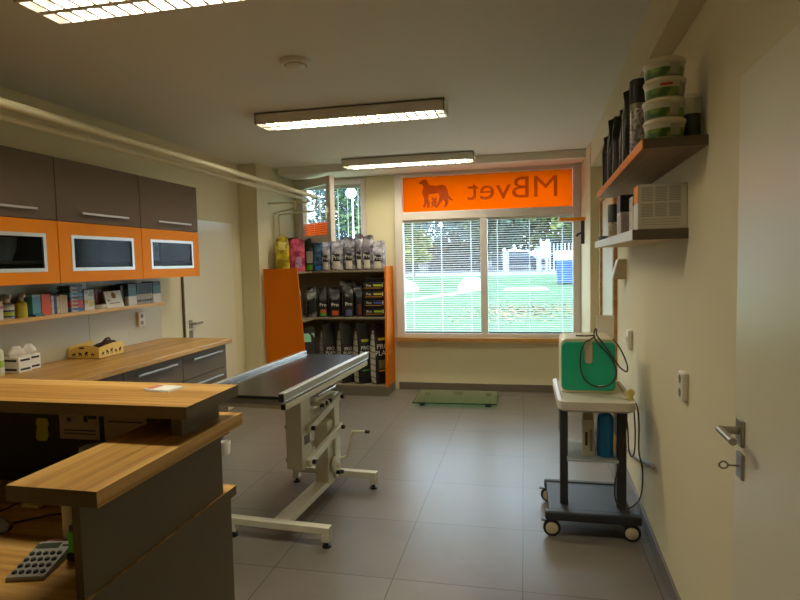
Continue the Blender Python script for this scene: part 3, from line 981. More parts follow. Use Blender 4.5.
MPIN = plain('kraft_white_sheet', (176, 160, 136), .8)
pinned('pinned_sheet', -1.585, -1.425, .905, 1.05, MPIN, 'printed sheet pinned inside the desk under the high counter', [(.2, .9, .72, .78), (.2, .3, .62, .7), (.35, .92, .6, .7), (.2, .3, .42, .52), (.62, .72, .42, .78), (.74, .95, .5, .7), (.1, .9, .2, .23), (.1, .9, .12, .15)])
pinned('pinned_sheet', -1.405, -1.24, .905, 1.05, MPIN, 'second printed sheet pinned inside, beside the side counter', [(.1, .9, .8, .83), (.1, .9, .7, .73), (.1, .6, .6, .63), (.1, .9, .45, .48)])
t = thing('sticky_note', 'yellow green sticky note inside the dark desk recess', 'note', (-1.62, 1.654, .91))
MB().prism([(a - .03, c - .012) for a, c in [(-1.655, .915), (-1.648, .905), (-1.612, .905), (-1.602, .925), (-1.605, .955), (-1.598, .965), (-1.605, .985), (-1.645, .985), (-1.652, .968), (-1.648, .955)]], 1.6525, 1.6545).build('note_paper', plain('lime_note', (186, 176, 50), .7), t, world=True)
# roll standing in the recess
b = MB().lathe([(0, 0), (.045, 0), (.045, .15), (.04, .163), (0, .167)], seg=24)
tag(b.build('paper_roll', M['paper'], loc=(-1.405, 1.598, .741), smooth=True), 'white roll standing in the recess behind the side counter', 'roll')

# calculator
t = thing('calculator', 'grey desktop calculator lying on the desk', 'calculator', (-1.207, 1.178, .741), math.radians(15))
b = MB().hexa([(-.047, -.075, 0), (.047, -.075, 0), (.047, .075, 0), (-.047, .075, 0), (-.045, -.074, .010), (.045, -.074, .010), (.045, .074, .026), (-.045, .074, .026)])
b.build('body', plain('grey_calculator_plastic', (150, 146, 138), .45), t, bevel=.002)
sl = Matrix.Translation((0, 0, .018)) @ Matrix.Rotation(math.atan(.016 / .148), 4, 'X')
MB().box(-.036, .018, .042, .064, .0004, .0016, sl).build('display', plain('lcd_green_grey', (70, 76, 62), .25), t)
MB().box(-.043, -.038, .045, .062, .0004, .0012, sl).box(.024, .040, .048, .056, .0004, .0012, sl).build('solar_strip', M['ink'], t)
for r_ in range(4):
    for c_ in range(5):
        x, y = -.034 + .017 * c_, .018 - .025 * r_
        kb = MB().lathe([(0, 0), (.0062, 0), (.0062, .003), (.005, .004), (0, .004)], seg=10)
        kb.bm.transform(sl @ Matrix.Translation((x, y, .0003)))
        kb.build('key', M['black'], t)
# mouse with cable
t = thing('computer_mouse', 'silver and blue computer mouse on the desk', 'mouse', (-1.515, 1.325, .741), math.radians(70))
prof = [(-.055, .012, .012), (-.04, .028, .026), (-.01, .032, .034), (.025, .029, .03), (.05, .018, .016)]
b = MB()
rings = []
for y, w, h in prof:
    rings.append([Vector((w * math.cos(a), y, max(0.0, h * math.sin(a) if math.sin(a) > 0 else 0))) for a in [2 * PI * k / 16 for k in range(16)]])
b.loft(rings)
b.build('shell', plain('silver_mouse_shell', (186, 190, 196), .3), t, smooth=True)
b = MB()
rings = []
for y, w, h in prof:
    rings.append([Vector((w * 1.05 * math.cos(a), y, h * .45 if math.sin(a) > 0 else 0.0005)) for a in [2 * PI * k / 16 for k in range(16)]])
b.loft(rings)
b.build('base', plain('navy_mouse_base', (26, 30, 60), .35), t, smooth=True)
c = MB().tube([(-1.49, 1.36, .744), (-1.46, 1.39, .744), (-1.42, 1.43, .744), (-1.34, 1.46, .744), (-1.25, 1.47, .744), (-1.10, 1.50, .744)], .003, 6)
tag(c.build('mouse_cable', M['cable'], loc=(-1.35, 1.45, .742), world=True, smooth=True), 'thin dark cable running across the desk top', 'cable')
c = MB().tube([(-1.62, 1.38, .744), (-1.60, 1.44, .744), (-1.60, 1.52, .744), (-1.45, 1.55, .744), (-1.25, 1.565, .744), (-1.12, 1.57, .744)], .0025, 6)
tag(c.build('thin_cable', M['cable'], loc=(-1.35, 1.52, .742), world=True, smooth=True), 'second thin cable lying behind the cream plug lump', 'cable')
b = MB().box(-1.56, -1.49, 1.455, 1.48, .741, .757)
tag(b.build('cable_plug', plain('cream_plug', (214, 196, 120), .5), loc=(-1.525, 1.467, .741), world=True, bevel=.006, seg=3), 'cream coloured plug block lying on the desk', 'plug')
# white jar, marker, pink pad
b = MB().lathe([(0, 0), (.026, 0), (.028, .004), (.028, .10), (.024, .118), (.012, .124), (0, .124)], seg=24)
tag(b.build('white_jar', plain('ivory_jar', (206, 200, 170), .4), loc=(-1.228, 1.31, .741), smooth=True), 'ivory jar standing beside the taupe side panel', 'jar')
t = thing('stamp', 'bright green stamp with black base beside the side panel', 'stamp', (-1.148, 1.225, .741))
MB().box(-.011, .011, -.016, .016, .018, .075).build('grip', plain('lime_green_plastic', (90, 214, 20), .4), t, bevel=.006, seg=3)
MB().box(-.013, .013, -.019, .019, 0, .018).build('base', M['black'], t, bevel=.003)
MB().box(-.008, .008, -.012, .012, .075, .09).build('top', M['black'], t, bevel=.003)
b = MB().box(-.04, .04, -.03, .03, 0, .014)
tag(b.build('ink_pad', plain('dusty_pink_pad', (150, 96, 86), .6), loc=(-1.232, 1.262, .741), rotz=.4, bevel=.003), 'dusty pink pad between calculator and ivory jar', 'pad')

# ================================================================== EXAMINATION TABLE
t = thing('examination_table', 'cream steel veterinary table with black rubber top and lifting arms', 'table', (-1.285, 3.18, 0), math.radians(-3.2))
CM = M['cream_metal']
for s in (-1, 1):
    y = s * .40
    f = MB().box(-.30, .30, y - .024, y + .024, .075, .112).box(-.30, -.255, y - .024, y + .024, .032, .075).box(.255, .30, y - .024, y + .024, .032, .075)
    f.build('cross_foot', CM, t, bevel=.003)
    for x in (-.277, .277):
        MB().lathe([(0, 0), (.024, 0), (.024, .010), (.010, .014), (.008, .034), (0, .034)], (x, y, 0), 18).build('levelling_foot', M['black'], t, smooth=True)
MB().box(-.045, .045, -.376, .376, .07, .108).build('centre_beam', CM, t, bevel=.003)
# rear post standing on the beam, front column carried by the arms
MB().box(-.01, .075, .25, .335, .108, .66).build('rear_post', CM, t, bevel=.004)
MB().box(-.03, .06, .16, .25, .108, .50).build('inner_post', CM, t, bevel=.004)
MB().box(-.025, .074, -.235, -.105, .335, .775).build('front_column', CM, t, bevel=.004)
MB().box(.074, .077, -.20, -.135, .47, .52).build('rating_plate', M['greyink'], t)
for z0, z1 in ((.56, .635), (.365, .435)):
    dx = Matrix.Identity(4)
    a = Vector((.092, -.165, z0))
    e = Vector((.092, .295, z1))
    d = (e - a).normalized()
    n = Vector((0, -d.z, d.y))
    w = .021
    bb = MB()
    pts = []
    for q in (a - d * .03, e + d * .025):
        pts.append((q - n * w, q + n * w))
    x0, x1 = .076, .106
    bb.hexa([(x0, pts[0][0].y, pts[0][0].z), (x1, pts[0][0].y, pts[0][0].z), (x1, pts[1][0].y, pts[1][0].z), (x0, pts[1][0].y, pts[1][0].z),
             (x0, pts[0][1].y, pts[0][1].z), (x1, pts[0][1].y, pts[0][1].z), (x1, pts[1][1].y, pts[1][1].z), (x0, pts[1][1].y, pts[1][1].z)])
    ar = bb.build('lifting_arm', CM, t, bevel=.004)
    for q in (a, e):
        MB().tube([(.045, q.y, q.z), (.125, q.y, q.z)], .013, 14).build('pivot_knob', M['black'], ar, smooth=True)
    a2 = Vector((-.066, a.y, a.z))
    MB().tube([(-.025, a.y, a.z), (-.058, a.y, a.z)], .013, 14).build('pivot_knob', M['black'], t, smooth=True)
    MB().box(-.042, -.026, -.165, .295, z0 - .02, z0 + .02).build('inner_arm', CM, t)
MB().tube([(.02, -.04, .665), (.10, -.02, .662), (.10, .10, .648)], .014, 12).build('lock_bar', CM, t, smooth=True)
for yy in (-.02, .04, .10):
    MB().lathe([(0, .0), (.013, .0), (.013, .02), (0, .02)], (.10, yy, .655), 14, 'x').build('lock_knob', M['black'], t, smooth=True)
MB().box(.01, .085, -.01, .27, .70, .715).build('chrome_plate', M['chrome'], t, bevel=.003)
MB().box(-.02, .05, .02, .27, .66, .70).build('plate_block', CM, t, bevel=.003)
# drive wheel with crank
MB().lathe([(0, .075), (.052, .075), (.055, .08), (.055, .095), (.05, .10), (.02, .10), (.02, .112), (0, .112)], (0, .225, .21), 26, 'x').build('drive_wheel', CM, t, smooth=True)
for yy, zz in ((.20, .17), (.25, .155)):
    MB().lathe([(0, .098), (.012, .098), (.012, .125), (0, .125)], (0, yy, zz), 14, 'x').build('wheel_knob', M['black'], t, smooth=True)
ck = MB().tube([(.075, .30, .22), (.13, .30, .24), (.175, .30, .405)], .008, 10).tube([(.172, .30, .405), (.265, .302, .41)], .008, 10).build('crank', CM, t, smooth=True)
MB().tube([(.262, .302, .41), (.29, .302, .41)], .011, 12).build('crank_grip', M['black'], ck, smooth=True)
# top
TX0, TX1, TY0, TY1 = -.315, .185, -.64, .64
MB().box(TX0 + .03, TX1 - .03, TY0 + .01, TY1 - .01, .836, .852).build('rubber_mat', M['rubber'], t, bevel=.003)
MB().box(TX0 + .02, TX1 - .02, TY0 + .02, TY1 - .02, .806, .836).build('table_deck', M['alu'], t, bevel=.002)
for x0, x1 in ((TX0, TX0 + .03), (TX1 - .03, TX1)):
    r_ = MB().box(x0, x1, TY0, TY1, .832, .872).box(x0 + .003, x1 - .003, TY0, TY1, .822, .832).build('side_rail', M['alu'], t, bevel=.003)
    MB().box(x0 + .002, x1 - .002, TY0 - .006, TY0 + .001, .828, .868).build('end_cap', M['black'], r_, bevel=.002)
for x0, x1 in ((TX0 + .004, TX0 + .028), (TX1 - .028, TX1 - .004)):
    r_ = MB().box(x0, x1, TY0 + .02, TY1 - .02, .782, .815).build('under_rail', CM, t, bevel=.003)
    MB().box(x0, x1, TY0 + .014, TY0 + .021, .786, .812).build('end_cap', M['black'], r_, bevel=.002)
MB().box(TX0 + .028, TX1 - .028, TY0 + .03, TY0 + .055, .785, .806).build('end_rail', CM, t, bevel=.002)
MB().box(TX0 + .1, TX1 - .1, -.25, .35, .775, .806).build('carrier', CM, t, bevel=.003)
MB().box(-.29, -.23, -.60, -.56, .735, .785).build('rail_lug', M['white'], t, bevel=.003)

# ================================================================== FLOOR SCALE
t = thing('floor_scale', 'green glass platform scale lying on the floor under the window', 'scale', (-.72, 6.02, 0), math.radians(2))
MB().box(-.43, .43, -.31, .31, .036, .046).build('glass_plate', M['scale_glass'], t, bevel=.002)
MB().box(-.432, .432, -.312, -.309, .035, .047).box(-.432, -.429, -.309, .312, .035, .047).box(.429, .432, -.309, .312, .035, .047).box(-.429, .429, .309, .312, .035, .047).build('glass_rim', plain('dark_green_glass_rim', (46, 76, 58), .2), t)
for x in (-.34, .34):
    for y in (-.23, .23):
        MB().lathe([(0, 0), (.03, 0), (.032, .008), (.032, .036), (0, .036)], (x, y, 0), 20).build('foot', M['post_grey'], t, smooth=True)
MB().box(-.05, .05, .22, .29, .012, .036).build('sensor_box', M['post_grey'], t, bevel=.003)
c = MB().tube([(-.30, 6.27, .008), (-.15, 6.30, .006), (-.02, 6.26, .006), (.12, 6.30, .006), (.3, 6.33, .006), (.45, 6.4, .006)], .005, 7)
tag(c.build('scale_cable', M['cable_grey'], loc=(.1, 6.3, .003), world=True, smooth=True), 'thin cable leaving the glass scale along the skirting', 'cable')

# ================================================================== CORNER SHELF UNIT
t = thing('corner_shelf', 'orange and grey corner shelving full of pet food bags', 'shelf', (-2.1, 6.2, 0))
OD = M['orange_deep']
sh = plain('grey_brown_shelf_board', (136, 124, 104), .5, var=.03)
# end panel beside the pier (slanted front edge)
def trap(x_wall, x_top, x_bot, y0, y1, z0, z1):
    return [(x_wall, y0, z0), (x_bot, y0, z0), (x_bot, y1, z0), (x_wall, y1, z0), (x_wall, y0, z1), (x_top, y0, z1), (x_top, y1, z1), (x_wall, y1, z1)]


MB().hexa(trap(-2.765, -2.377, -2.29, 5.735, 5.757, .10, 1.452)).build('end_panel', OD, t, world=True)
MB().hexa([(-1.517, 6.085, .10), (-1.495, 6.085, .10), (-1.495, 6.49, .10), (-1.517, 6.49, .10), (-1.517, 6.165, 1.452), (-1.495, 6.165, 1.452), (-1.495, 6.49, 1.452), (-1.517, 6.49, 1.452)]).build('end_panel', OD, t, world=True)


def lshelf(z, th, xf, yf, name):
    b = MB()
    P = [(-2.70, 5.757), (xf, 5.757), (xf, yf), (-1.517, yf), (-1.517, 6.478), (-2.66, 6.478)]
    b.prism(P, z - th, z, 'xy')
    return b.build(name, sh, t, world=True)


lshelf(1.415, .022, -2.38, 6.17, 'shelf_board')
lshelf(.885, .022, -2.345, 6.135, 'shelf_board')
lshelf(.122, .022, -2.30, 6.095, 'shelf_board')
MB().box(-2.66, -1.517, 6.478, 6.49, .1, 1.415).build('back_board', sh, t, world=True)
b = MB()
b.prism([(-2.70, 5.757), (-2.31, 5.757), (-2.31, 6.105), (-1.495, 6.105), (-1.495, 6.49), (-2.66, 6.49)], 0, .10, 'xy')
b.build('plinth', plain('grey_brown_plinth', (120, 112, 98), .5), t, world=True)


# ---------------------------------------------------------------- bags
def bag_half(z, h, d, soft=1.0):
    """half depth of a filled bag at height z"""
    f = z / h
    if f < .06:
        return d / 2 * (.86 + .14 * f / .06)
    if f < .60:
        return d / 2
    if f < .93:
        k = (f - .60) / .33
        return d / 2 * (1 - .9 * k ** (1.35 * soft))
    return d / 2 * .08


def bag_wid(z, h, w, pinch):
    f = z / h
    if f < .06:
        return w / 2 * (.92 + .08 * f / .06)
    if f < .7:
        return w / 2
    return w / 2 * (1 - pinch * math.sin(min(1, (f - .7) / .2) * PI / 2))


def food_bag(loc, rotz, w, d, h, body, label, group, panel=None, lower=None, gusset=None, word=None, word_mat='lightink', pinch=.08, lean=0.0, seed=0, cat='bag', name='food_bag', word_z=.45, word_size=None, stripe=None):
    t = thing(name, label, cat, loc, rotz, group)
    rg = random.Random(seed)
    b = MB()
    rings = []
    nz, na = 13, 28
    ph = rg.random() * 6
    for i in range(nz + 1):
        z = h * i / nz
        hw, hd = bag_wid(z, h, w, pinch), bag_half(z, h, d)
        ring = []
        for k in range(na):
            a = 2 * PI * k / na
            ca, sa = math.cos(a), math.sin(a)
            ex = .42
            x = hw * math.copysign(abs(ca) ** ex, ca)
            y = hd * math.copysign(abs(sa) ** ex, sa)
            wr = .004 * math.sin(3 * a + ph + i * .8) * (1 if i > 8 else .3) * min(1, h / .35)
            zt = z + (.012 * math.sin(2.2 * x / w * 3 + ph) if i >= nz - 1 else 0)
            ring.append(Vector((x + wr, y + wr - lean * max(0, z / h - .6) * d, zt if i else 0)))
        rings.append(ring)
    b.loft(rings)
    b.build('body', body, t, smooth=True)

    def patch(nm, x0, x1, f0, f1, mat, off=.0018):
        pb = MB()
        rows = []
        for i in range(7):
            z = h * (f0 + (f1 - f0) * i / 6)
            hd = bag_half(z, h, d)
            rows.append([Vector((w / 2 * (x0 + (x1 - x0) * k / 6), -hd * (1 - abs(x0 + (x1 - x0) * k / 6) ** 2.4) ** (1 / 2.4 if False else .4) - off - .003, z)) for k in range(7)])
        pb.loft(rows, cap=False, closed=False)
        return pb.build(nm, mat, t, smooth=True)
    pn = None
    if panel:
        pn = patch('panel', panel[0], panel[1], panel[2], panel[3], panel[4])
    if lower:
        patch('label', lower[0], lower[1], lower[2], lower[3], lower[4], .0024)
    if stripe:
        patch('stripe', stripe[0], stripe[1], stripe[2], stripe[3], stripe[4], .0026)
    if gusset:
        gb = MB()
        rows = []
        for i in range(9):
            z = h * (.02 + .86 * i / 8)
            hw, hd = bag_wid(z, h, w, pinch) + .002, bag_half(z, h, d) * .95
            rows.append([Vector((-hw - .001, hd, z)), Vector((-hw - .002, 0, z)), Vector((-hw - .001, -hd, z))])
        gb.loft(rows, cap=False, closed=False)
        gb.build('gusset', gusset, t, smooth=True)
    if word:
        sz = word_size or w * .34
        for j, wd in enumerate(word.split('\n')):
            zz = h * word_z - j * sz * .95
            text(wd, sz, at_front(0, -bag_half(zz, h, d) - .0062, zz), M[word_mat], pn or t, 'lettering', .0005)
    return t


def grid_mat(name, base, line, nz):
    m, nt, out = new_mat(name)
    p = N(nt, 'ShaderNodeBsdfPrincipled')
    p.inputs['Roughness'].default_value = .4
    tc = N(nt, 'ShaderNodeTexCoord')
    sp = N(nt, 'ShaderNodeSeparateXYZ')
    nt.links.new(tc.outputs['Object'], sp.inputs[0])
    a = N(nt, 'ShaderNodeMath', operation='MULTIPLY')
    a.inputs[1].default_value = nz
    nt.links.new(sp.outputs['Z'], a.inputs[0])
    f = N(nt, 'ShaderNodeMath', operation='FRACT')
    nt.links.new(a.outputs[0], f.inputs[0])
    l = N(nt, 'ShaderNodeMath', operation='LESS_THAN')
    l.inputs[1].default_value = .12
    nt.links.new(f.outputs[0], l.inputs[0])
    mx = N(nt, 'ShaderNodeMix', data_type='RGBA')
    mx.inputs[6].default_value = (*lin(base), 1)
    mx.inputs[7].default_value = (*lin(line), 1)
    nt.links.new(l.outputs[0], mx.inputs[0])
    nt.links.new(mx.outputs[2], p.inputs['Base Color'])
    nt.links.new(p.outputs['BSDF'], out.inputs['Surface'])
    return m


BK = plain('glossy_black_bag', (26, 25, 27), .28, var=.2, scale=10)
BK2 = plain('glossy_charcoal_bag', (38, 36, 40), .26, var=.2, scale=10)
GR = two_tone('silver_grey_bag', (112, 110, 122), (170, 168, 180), 16, .26)
GR2 = two_tone('dark_silver_bag', (70, 66, 74), (136, 132, 142), 18, .26)
CREAM = plain('cream_label', (206, 200, 186), .5)
GUS = grid_mat('white_checked_gusset', (232, 228, 220), (60, 56, 54), 14)
GUSS = grid_mat('small_checked_gusset', (190, 186, 178), (50, 48, 48), 22)
BLP = plain('black_label', (24, 22, 24), .4)
ZT, ZM, ZB = 1.4155, .8855, .1225
g = 'food bags on the top of the corner shelf'
food_bag((-2.62, 5.93, ZT), .35, .15, .09, .385, two_tone('yellow_bag', (150, 128, 20), (226, 204, 50), 12, .35), 'yellow pet food bag on top of the corner shelf', g, seed=1, panel=(-.5, .6, .62, .85, plain('pale_yellow_print', (228, 214, 120), .5)))
food_bag((-2.60, 6.17, ZT), .3, .14, .09, .38, plain('dark_maroon_bag', (70, 24, 34), .3, var=.2), 'dark maroon bag standing behind the pink one', g, seed=2)
food_bag((-2.475, 6.0, ZT), .35, .17, .09, .36, two_tone('pink_bag', (150, 36, 70), (226, 96, 130), 14, .32), 'pink pet food bag on top of the corner shelf', g, seed=3, panel=(-.3, .7, .1, .45, two_tone('pink_blue_print', (120, 110, 160), (226, 150, 170), 30)))
food_bag((-2.418, 6.235, ZT), .3, .125, .075, .365, plain('dark_green_bag', (28, 40, 36), .3, var=.2), 'dark green bag with white label between pink and blue', g, seed=4, panel=(-.6, .6, .25, .62, CREAM), lower=(-.75, .75, .03, .2, plain('lime_band', (100, 170, 40), .4)))
food_bag((-2.318, 6.235, ZT), .3, .105, .07, .345, two_tone('blue_bag', (24, 50, 86), (70, 120, 160), 20, .3), 'blue pet food bag beside the dark green one', g, seed=5, lower=(-.8, .8, .03, .16, plain('bright_blue_band', (40, 110, 200), .4)))
specs = [(-2.215, .115, .335, GR, 'silver bag first after the blue bag'), (-2.085, .165, .355, GR, 'wide silver bag, second after the blue bag'), (-1.935, .15, .37, GR2, 'dark silver bag standing below the window bars'),
         (-1.82, .09, .405, GR2, 'narrow tall silver bag, tallest on the top shelf'), (-1.722, .142, .385, GR2, 'grey bag second from the orange end panel'), (-1.602, .158, .315, GR, 'short broad silver bag next to the orange end panel')]
for i, (x, w, h, m, lb) in enumerate(specs):
    food_bag((x, 6.255, ZT), -.02 + .04 * (i % 2), w * .92, .12, h, m, lb, g, seed=10 + i, panel=(-.72, .72, .30, .52, BLP), lower=(-.7, .7, .04, .29, CREAM), word='Pro', word_mat='lightink', word_z=.41, word_size=w * .42, pinch=.02)

g = 'food bags on the middle board of the corner shelf'
food_bag((-2.52, 5.96, ZM), .8, .17, .1, .37, two_tone('silver_black_bag', (60, 60, 62), (160, 160, 158), 20, .26), 'silver and black bag behind the slanted orange panel', g, seed=21)
food_bag((-2.40, 6.20, ZM), .5, .12, .09, .335, two_tone('black_silver_bag', (24, 24, 26), (120, 120, 120), 9, .26, .5, .62), 'black bag with silver edge on the middle board', g, seed=22, gusset=GUSS)
food_bag((-2.27, 6.225, ZM), .3, .11, .09, .33, BK, 'black bag with green and orange bands on the middle board', g, seed=23, lower=(-.85, .85, .04, .13, plain('green_band', (90, 170, 50), .4)), panel=(-.85, .85, .14, .26, plain('orange_band', (196, 100, 40), .4)), word='Pro', word_z=.42, word_size=.055)
food_bag((-2.125, 6.225, ZM), .3, .13, .09, .33, BK, 'black bag with a broad orange band on the middle board', g, seed=24, panel=(-.85, .85, .06, .22, plain('rust_band', (190, 84, 34), .4)), word='Pro', word_z=.42, word_size=.06)
food_bag((-1.965, 6.225, ZM), .35, .13, .10, .35, BK, 'black bag with blue band and checked side on the middle board', g, seed=25, panel=(-.8, .8, .04, .24, plain('slate_blue_band', (70, 84, 120), .4)), gusset=GUSS, word='Pro', word_z=.42, word_size=.055)
food_bag((-1.84, 6.24, ZM), .3, .085, .10, .36, BK2, 'black bag with red tint beside the stacked flat bags', g, seed=26, panel=(-.7, .8, .06, .4, plain('dark_red_band', (88, 40, 34), .4)), gusset=GUSS)
food_bag((-2.02, 6.395, ZM), .2, .2, .1, .40, BK2, 'tall black bag standing at the back of the middle board', g, seed=27)
for i, (c, lb) in enumerate([((150, 190, 50), 'lowest'), ((70, 90, 190), 'second'), ((190, 180, 50), 'third'), ((176, 196, 60), 'topmost')]):
    z = ZM + i * .098
    tt = thing('food_pack', 'black food pack lying flat, ' + lb + ' of the pile by the orange end panel', 'pack', (-1.655, 6.30, z), .0, group='pile of flat food packs')
    MB().box(-.125, .125, -.12, .12, 0, .095).build('body', BK, tt, bevel=.012, seg=3)
    MB().box(.0, .095, -.1215, -.1195, .05, .072).build('label', plain('pack_label_%d' % i, c, .45), tt)
    MB().box(-.095, .095, -.1215, -.1195, .028, .034).build('stripe', plain('pack_stripe_%d' % i, (206, 140, 50), .45), tt)
    MB().box(.1, .112, -.1215, -.1195, .04, .08).build('price_tag', CREAM, tt)
    text('Pro', .04, at_front(-.055, -.1217, .06), M['lightink'], tt, 'lettering', .0004)
tt = thing('food_pack', 'plain black pack lying on top of the pile by the orange end panel', 'pack', (-1.64, 6.31, ZM + .392), .0, group='pile of flat food packs')
MB().box(-.115, .11, -.1, .1, 0, .05).build('body', BK2, tt, bevel=.012, seg=3)

g = 'large food bags on the lowest board'
food_bag((-2.40, 6.02, ZB), .55, .19, .13, .66, BK2, 'bag with mint green top behind the orange end panel', g, seed=31, gusset=GUS, panel=(-.85, .85, .76, .90, plain('mint_band', (130, 190, 160), .4)), lower=(-.4, .4, .05, .5, two_tone('teal_print', (50, 100, 120), (150, 190, 200), 20)))
food_bag((-2.235, 6.26, ZB), .7, .165, .135, .68, BK, 'large black bag with checked side, furthest from the window', g, seed=32, gusset=GUS, panel=(-.7, .8, .45, .62, BLP), word='PRO\nPLAN', word_z=.58, word_size=.05)
food_bag((-2.02, 6.25, ZB), .7, .165, .135, .68, BK2, 'large black bag with checked side, second from the corner', g, seed=33, gusset=GUS, panel=(-.7, .8, .45, .62, BLP), word='PRO\nPLAN', word_z=.58, word_size=.05)
food_bag((-1.815, 6.24, ZB), .7, .17, .14, .68, BK, 'large black bag with green stripe on the lowest board', g, seed=34, gusset=GUS, panel=(-.7, .8, .70, .745, plain('olive_stripe', (176, 180, 50), .4)), stripe=(-.85, .9, .215, .235, plain('green_stripe', (80, 160, 60), .4)), word='PRO\nPLAN', word_z=.60, word_size=.058)
food_bag((-1.61, 6.235, ZB), .7, .175, .14, .69, BK, 'large black bag with yellow stripes against the orange end panel', g, seed=35, gusset=GUS, panel=(-.7, .8, .72, .76, plain('yellow_stripe', (206, 190, 50), .4)), lower=(-.8, .85, .26, .40, plain('olive_gold_label', (120, 104, 50), .4)), stripe=(-.85, .9, .215, .235, plain('gold_stripe', (214, 160, 40), .4)), word='PRO\nPLAN', word_z=.62, word_size=.078)

# ================================================================== TROLLEY WITH MACHINE
t = thing('equipment_trolley', 'grey trolley on castors with pale tray top and glass shelf', 'trolley', (.335, 3.28, 0))
SL = M['slate']
b = MB().box(-.215, .215, -.17, .20, .098, .138)
b.build('base_deck', SL, t, bevel=.012, seg=3)
b = MB().box(-.235, .255, -.215, -.165, .092, .142)
b.build('front_bar', SL, t, bevel=.012, seg=3)
b = MB().box(-.225, .235, .225, .27, .092, .142)
b.build('rear_bar', SL, t, bevel=.012, seg=3)
b = MB().box(-.215, .215, .195, .23, .098, .135).build('rear_deck', SL, t, bevel=.006)
for x in (-.20, .205):
    for y in (-.19, .25):
        cw = MB().lathe([(0, -.011), (.040, -.011), (.046, -.006), (.046, .006), (.040, .011), (0, .011)], (x, y, .046), 24, 'y').build('castor', M['black'], t, smooth=True)
        MB().lathe([(0, -.0135), (.029, -.0135), (.033, -.0115), (.033, .0115), (.029, .0135), (0, .0135)], (x, y, .046), 24, 'y').build('wheel_disc', M['ivory'], cw, smooth=True)
        MB().box(x - .014, x + .014, y - .012, y + .012, .078, .094).build('fork', SL, cw)
        MB().box(x - .055, x - .02, y - .012, y + .012, .082, .089).build('brake_lever', M['black'], cw, bevel=.002)
for x0, x1 in ((-.150, -.108), (.145, .195)):
    MB().box(x0, x1, -.10, -.055, .138, .70).build('post', M['post_grey'], t, bevel=.006)
    MB().box(x0, x1, -.055, .04, .52, .70).build('post_bracket', M['post_grey'], t, bevel=.004)
MB().box(-.115, .145, -.16, .17, .405, .413).build('glass_shelf', M['shelf_glass'], t)
MB().box(-.117, .147, -.163, -.16, .404, .414).build('shelf_edge', plain('pale_shelf_edge', (176, 182, 182), .3), t)
# tray with rim, rounded front
def rrect(x0, x1, y0, y1, r, n=5):
    P = []
    for cx, cy, a0 in ((x1 - r, y0 + r, -PI / 2), (x1 - r, y1 - r, 0), (x0 + r, y1 - r, PI / 2), (x0 + r, y0 + r, PI)):
        for k in range(n + 1):
            a = a0 + PI / 2 * k / n
            P.append((cx + r * math.cos(a), cy + r * math.sin(a)))
    return P


b = MB()
def ringz(P, z):
    return [Vector((x, y, z)) for x, y in P]
o0 = rrect(-.150, .196, -.26, .30, .03)
o1 = rrect(-.170, .216, -.285, .32, .05)
i1 = rrect(-.150, .196, -.262, .30, .035)
i0 = rrect(-.143, .189, -.255, .292, .03)
b.loft([ringz(o0, .70), ringz(o1, .715), ringz(o1, .757), ringz(i1, .762), ringz(i0, .748)])
b.build('tray_top', M['tray'], t, smooth=True)
b = MB()
for x0, x1, y in ((-.12, -.03, -.246), (.03, .15, -.246), (-.02, .03, -.252)):
    b.box(x0, x1, y, y + .004, .7478, .7484)
b.build('tray_grooves', M['greyink'], t)

# machine
t = thing('green_machine', 'boxy ivory medical machine with green front cover on the trolley', 'machine', (.345, 3.30, .748), math.radians(-1))
def rbox(x0, x1, z0, z1, r, y0, y1):
    P = rrect(x0, x1, z0, z1, r, 6)
    return P


b = MB().prism(rrect(-.148, .142, 0, .30, .035, 6), -.04, .24, 'xz')
b.build('shell', M['ivory'], t, bevel=.008, seg=3)
b = MB().prism(rrect(-.146, .139, .014, .283, .03, 6), -.055, -.04, 'xz')
b.build('front_cover', M['green'], t, bevel=.006, seg=3)
b = MB().prism(rrect(-.024, .018, .165, .29, .018, 6), -.062, -.054, 'xz')
b.build('handle_strip', plain('beige_handle_strip', (198, 186, 152), .5), t, bevel=.003)
MB().box(-.146, .140, -.05, -.04, .002, .014).build('bottom_trim', M['ivory'], t, bevel=.002)
MB().prism([(.045, .042), (.05, .048), (.058, .044), (.066, .049), (.074, .044), (.082, .049), (.09, .046), (.089, .043), (.074, .040), (.058, .041)], -.0585, -.0545, 'xz').build('maker_mark', M['lightink'], t)
# cable looped over the machine
c = MB()
pts = []
loop = [(.28, 3.30, 1.060), (.33, 3.262, 1.064), (.375, 3.255, 1.066), (.345, 3.232, 1.045), (.32, 3.224, 1.03), (.30, 3.221, .98), (.297, 3.221, .90), (.315, 3.221, .835), (.355, 3.221, .80), (.40, 3.221, .79), (.45, 3.222, .805), (.48, 3.224, .85), (.475, 3.224, .91),
        (.44, 3.224, .97), (.405, 3.224, 1.01), (.37, 3.232, 1.06), (.375, 3.25, 1.10), (.383, 3.25, 1.10), (.385, 3.24, 1.07), (.42, 3.226, 1.02), (.47, 3.222, .945), (.50, 3.20, .90), (.528, 3.18, .885), (.53, 3.18, .92), (.51, 3.2, .98), (.49, 3.235, 1.02), (.47, 3.26, 1.045)]


def smooth_path(P, n=6):
    P = [Vector(p) for p in P]
    out = []
    for i in range(len(P) - 1):
        p0, p1, p2, p3 = P[max(0, i - 1)], P[i], P[i + 1], P[min(len(P) - 1, i + 2)]
        for k in range(n):
            s = k / n
            out.append(.5 * ((2 * p1) + (p2 - p0) * s + (2 * p0 - 5 * p1 + 4 * p2 - p3) * s * s + (3 * p1 - p0 - 3 * p2 + p3) * s ** 3))
    out.append(P[-1])
    return out


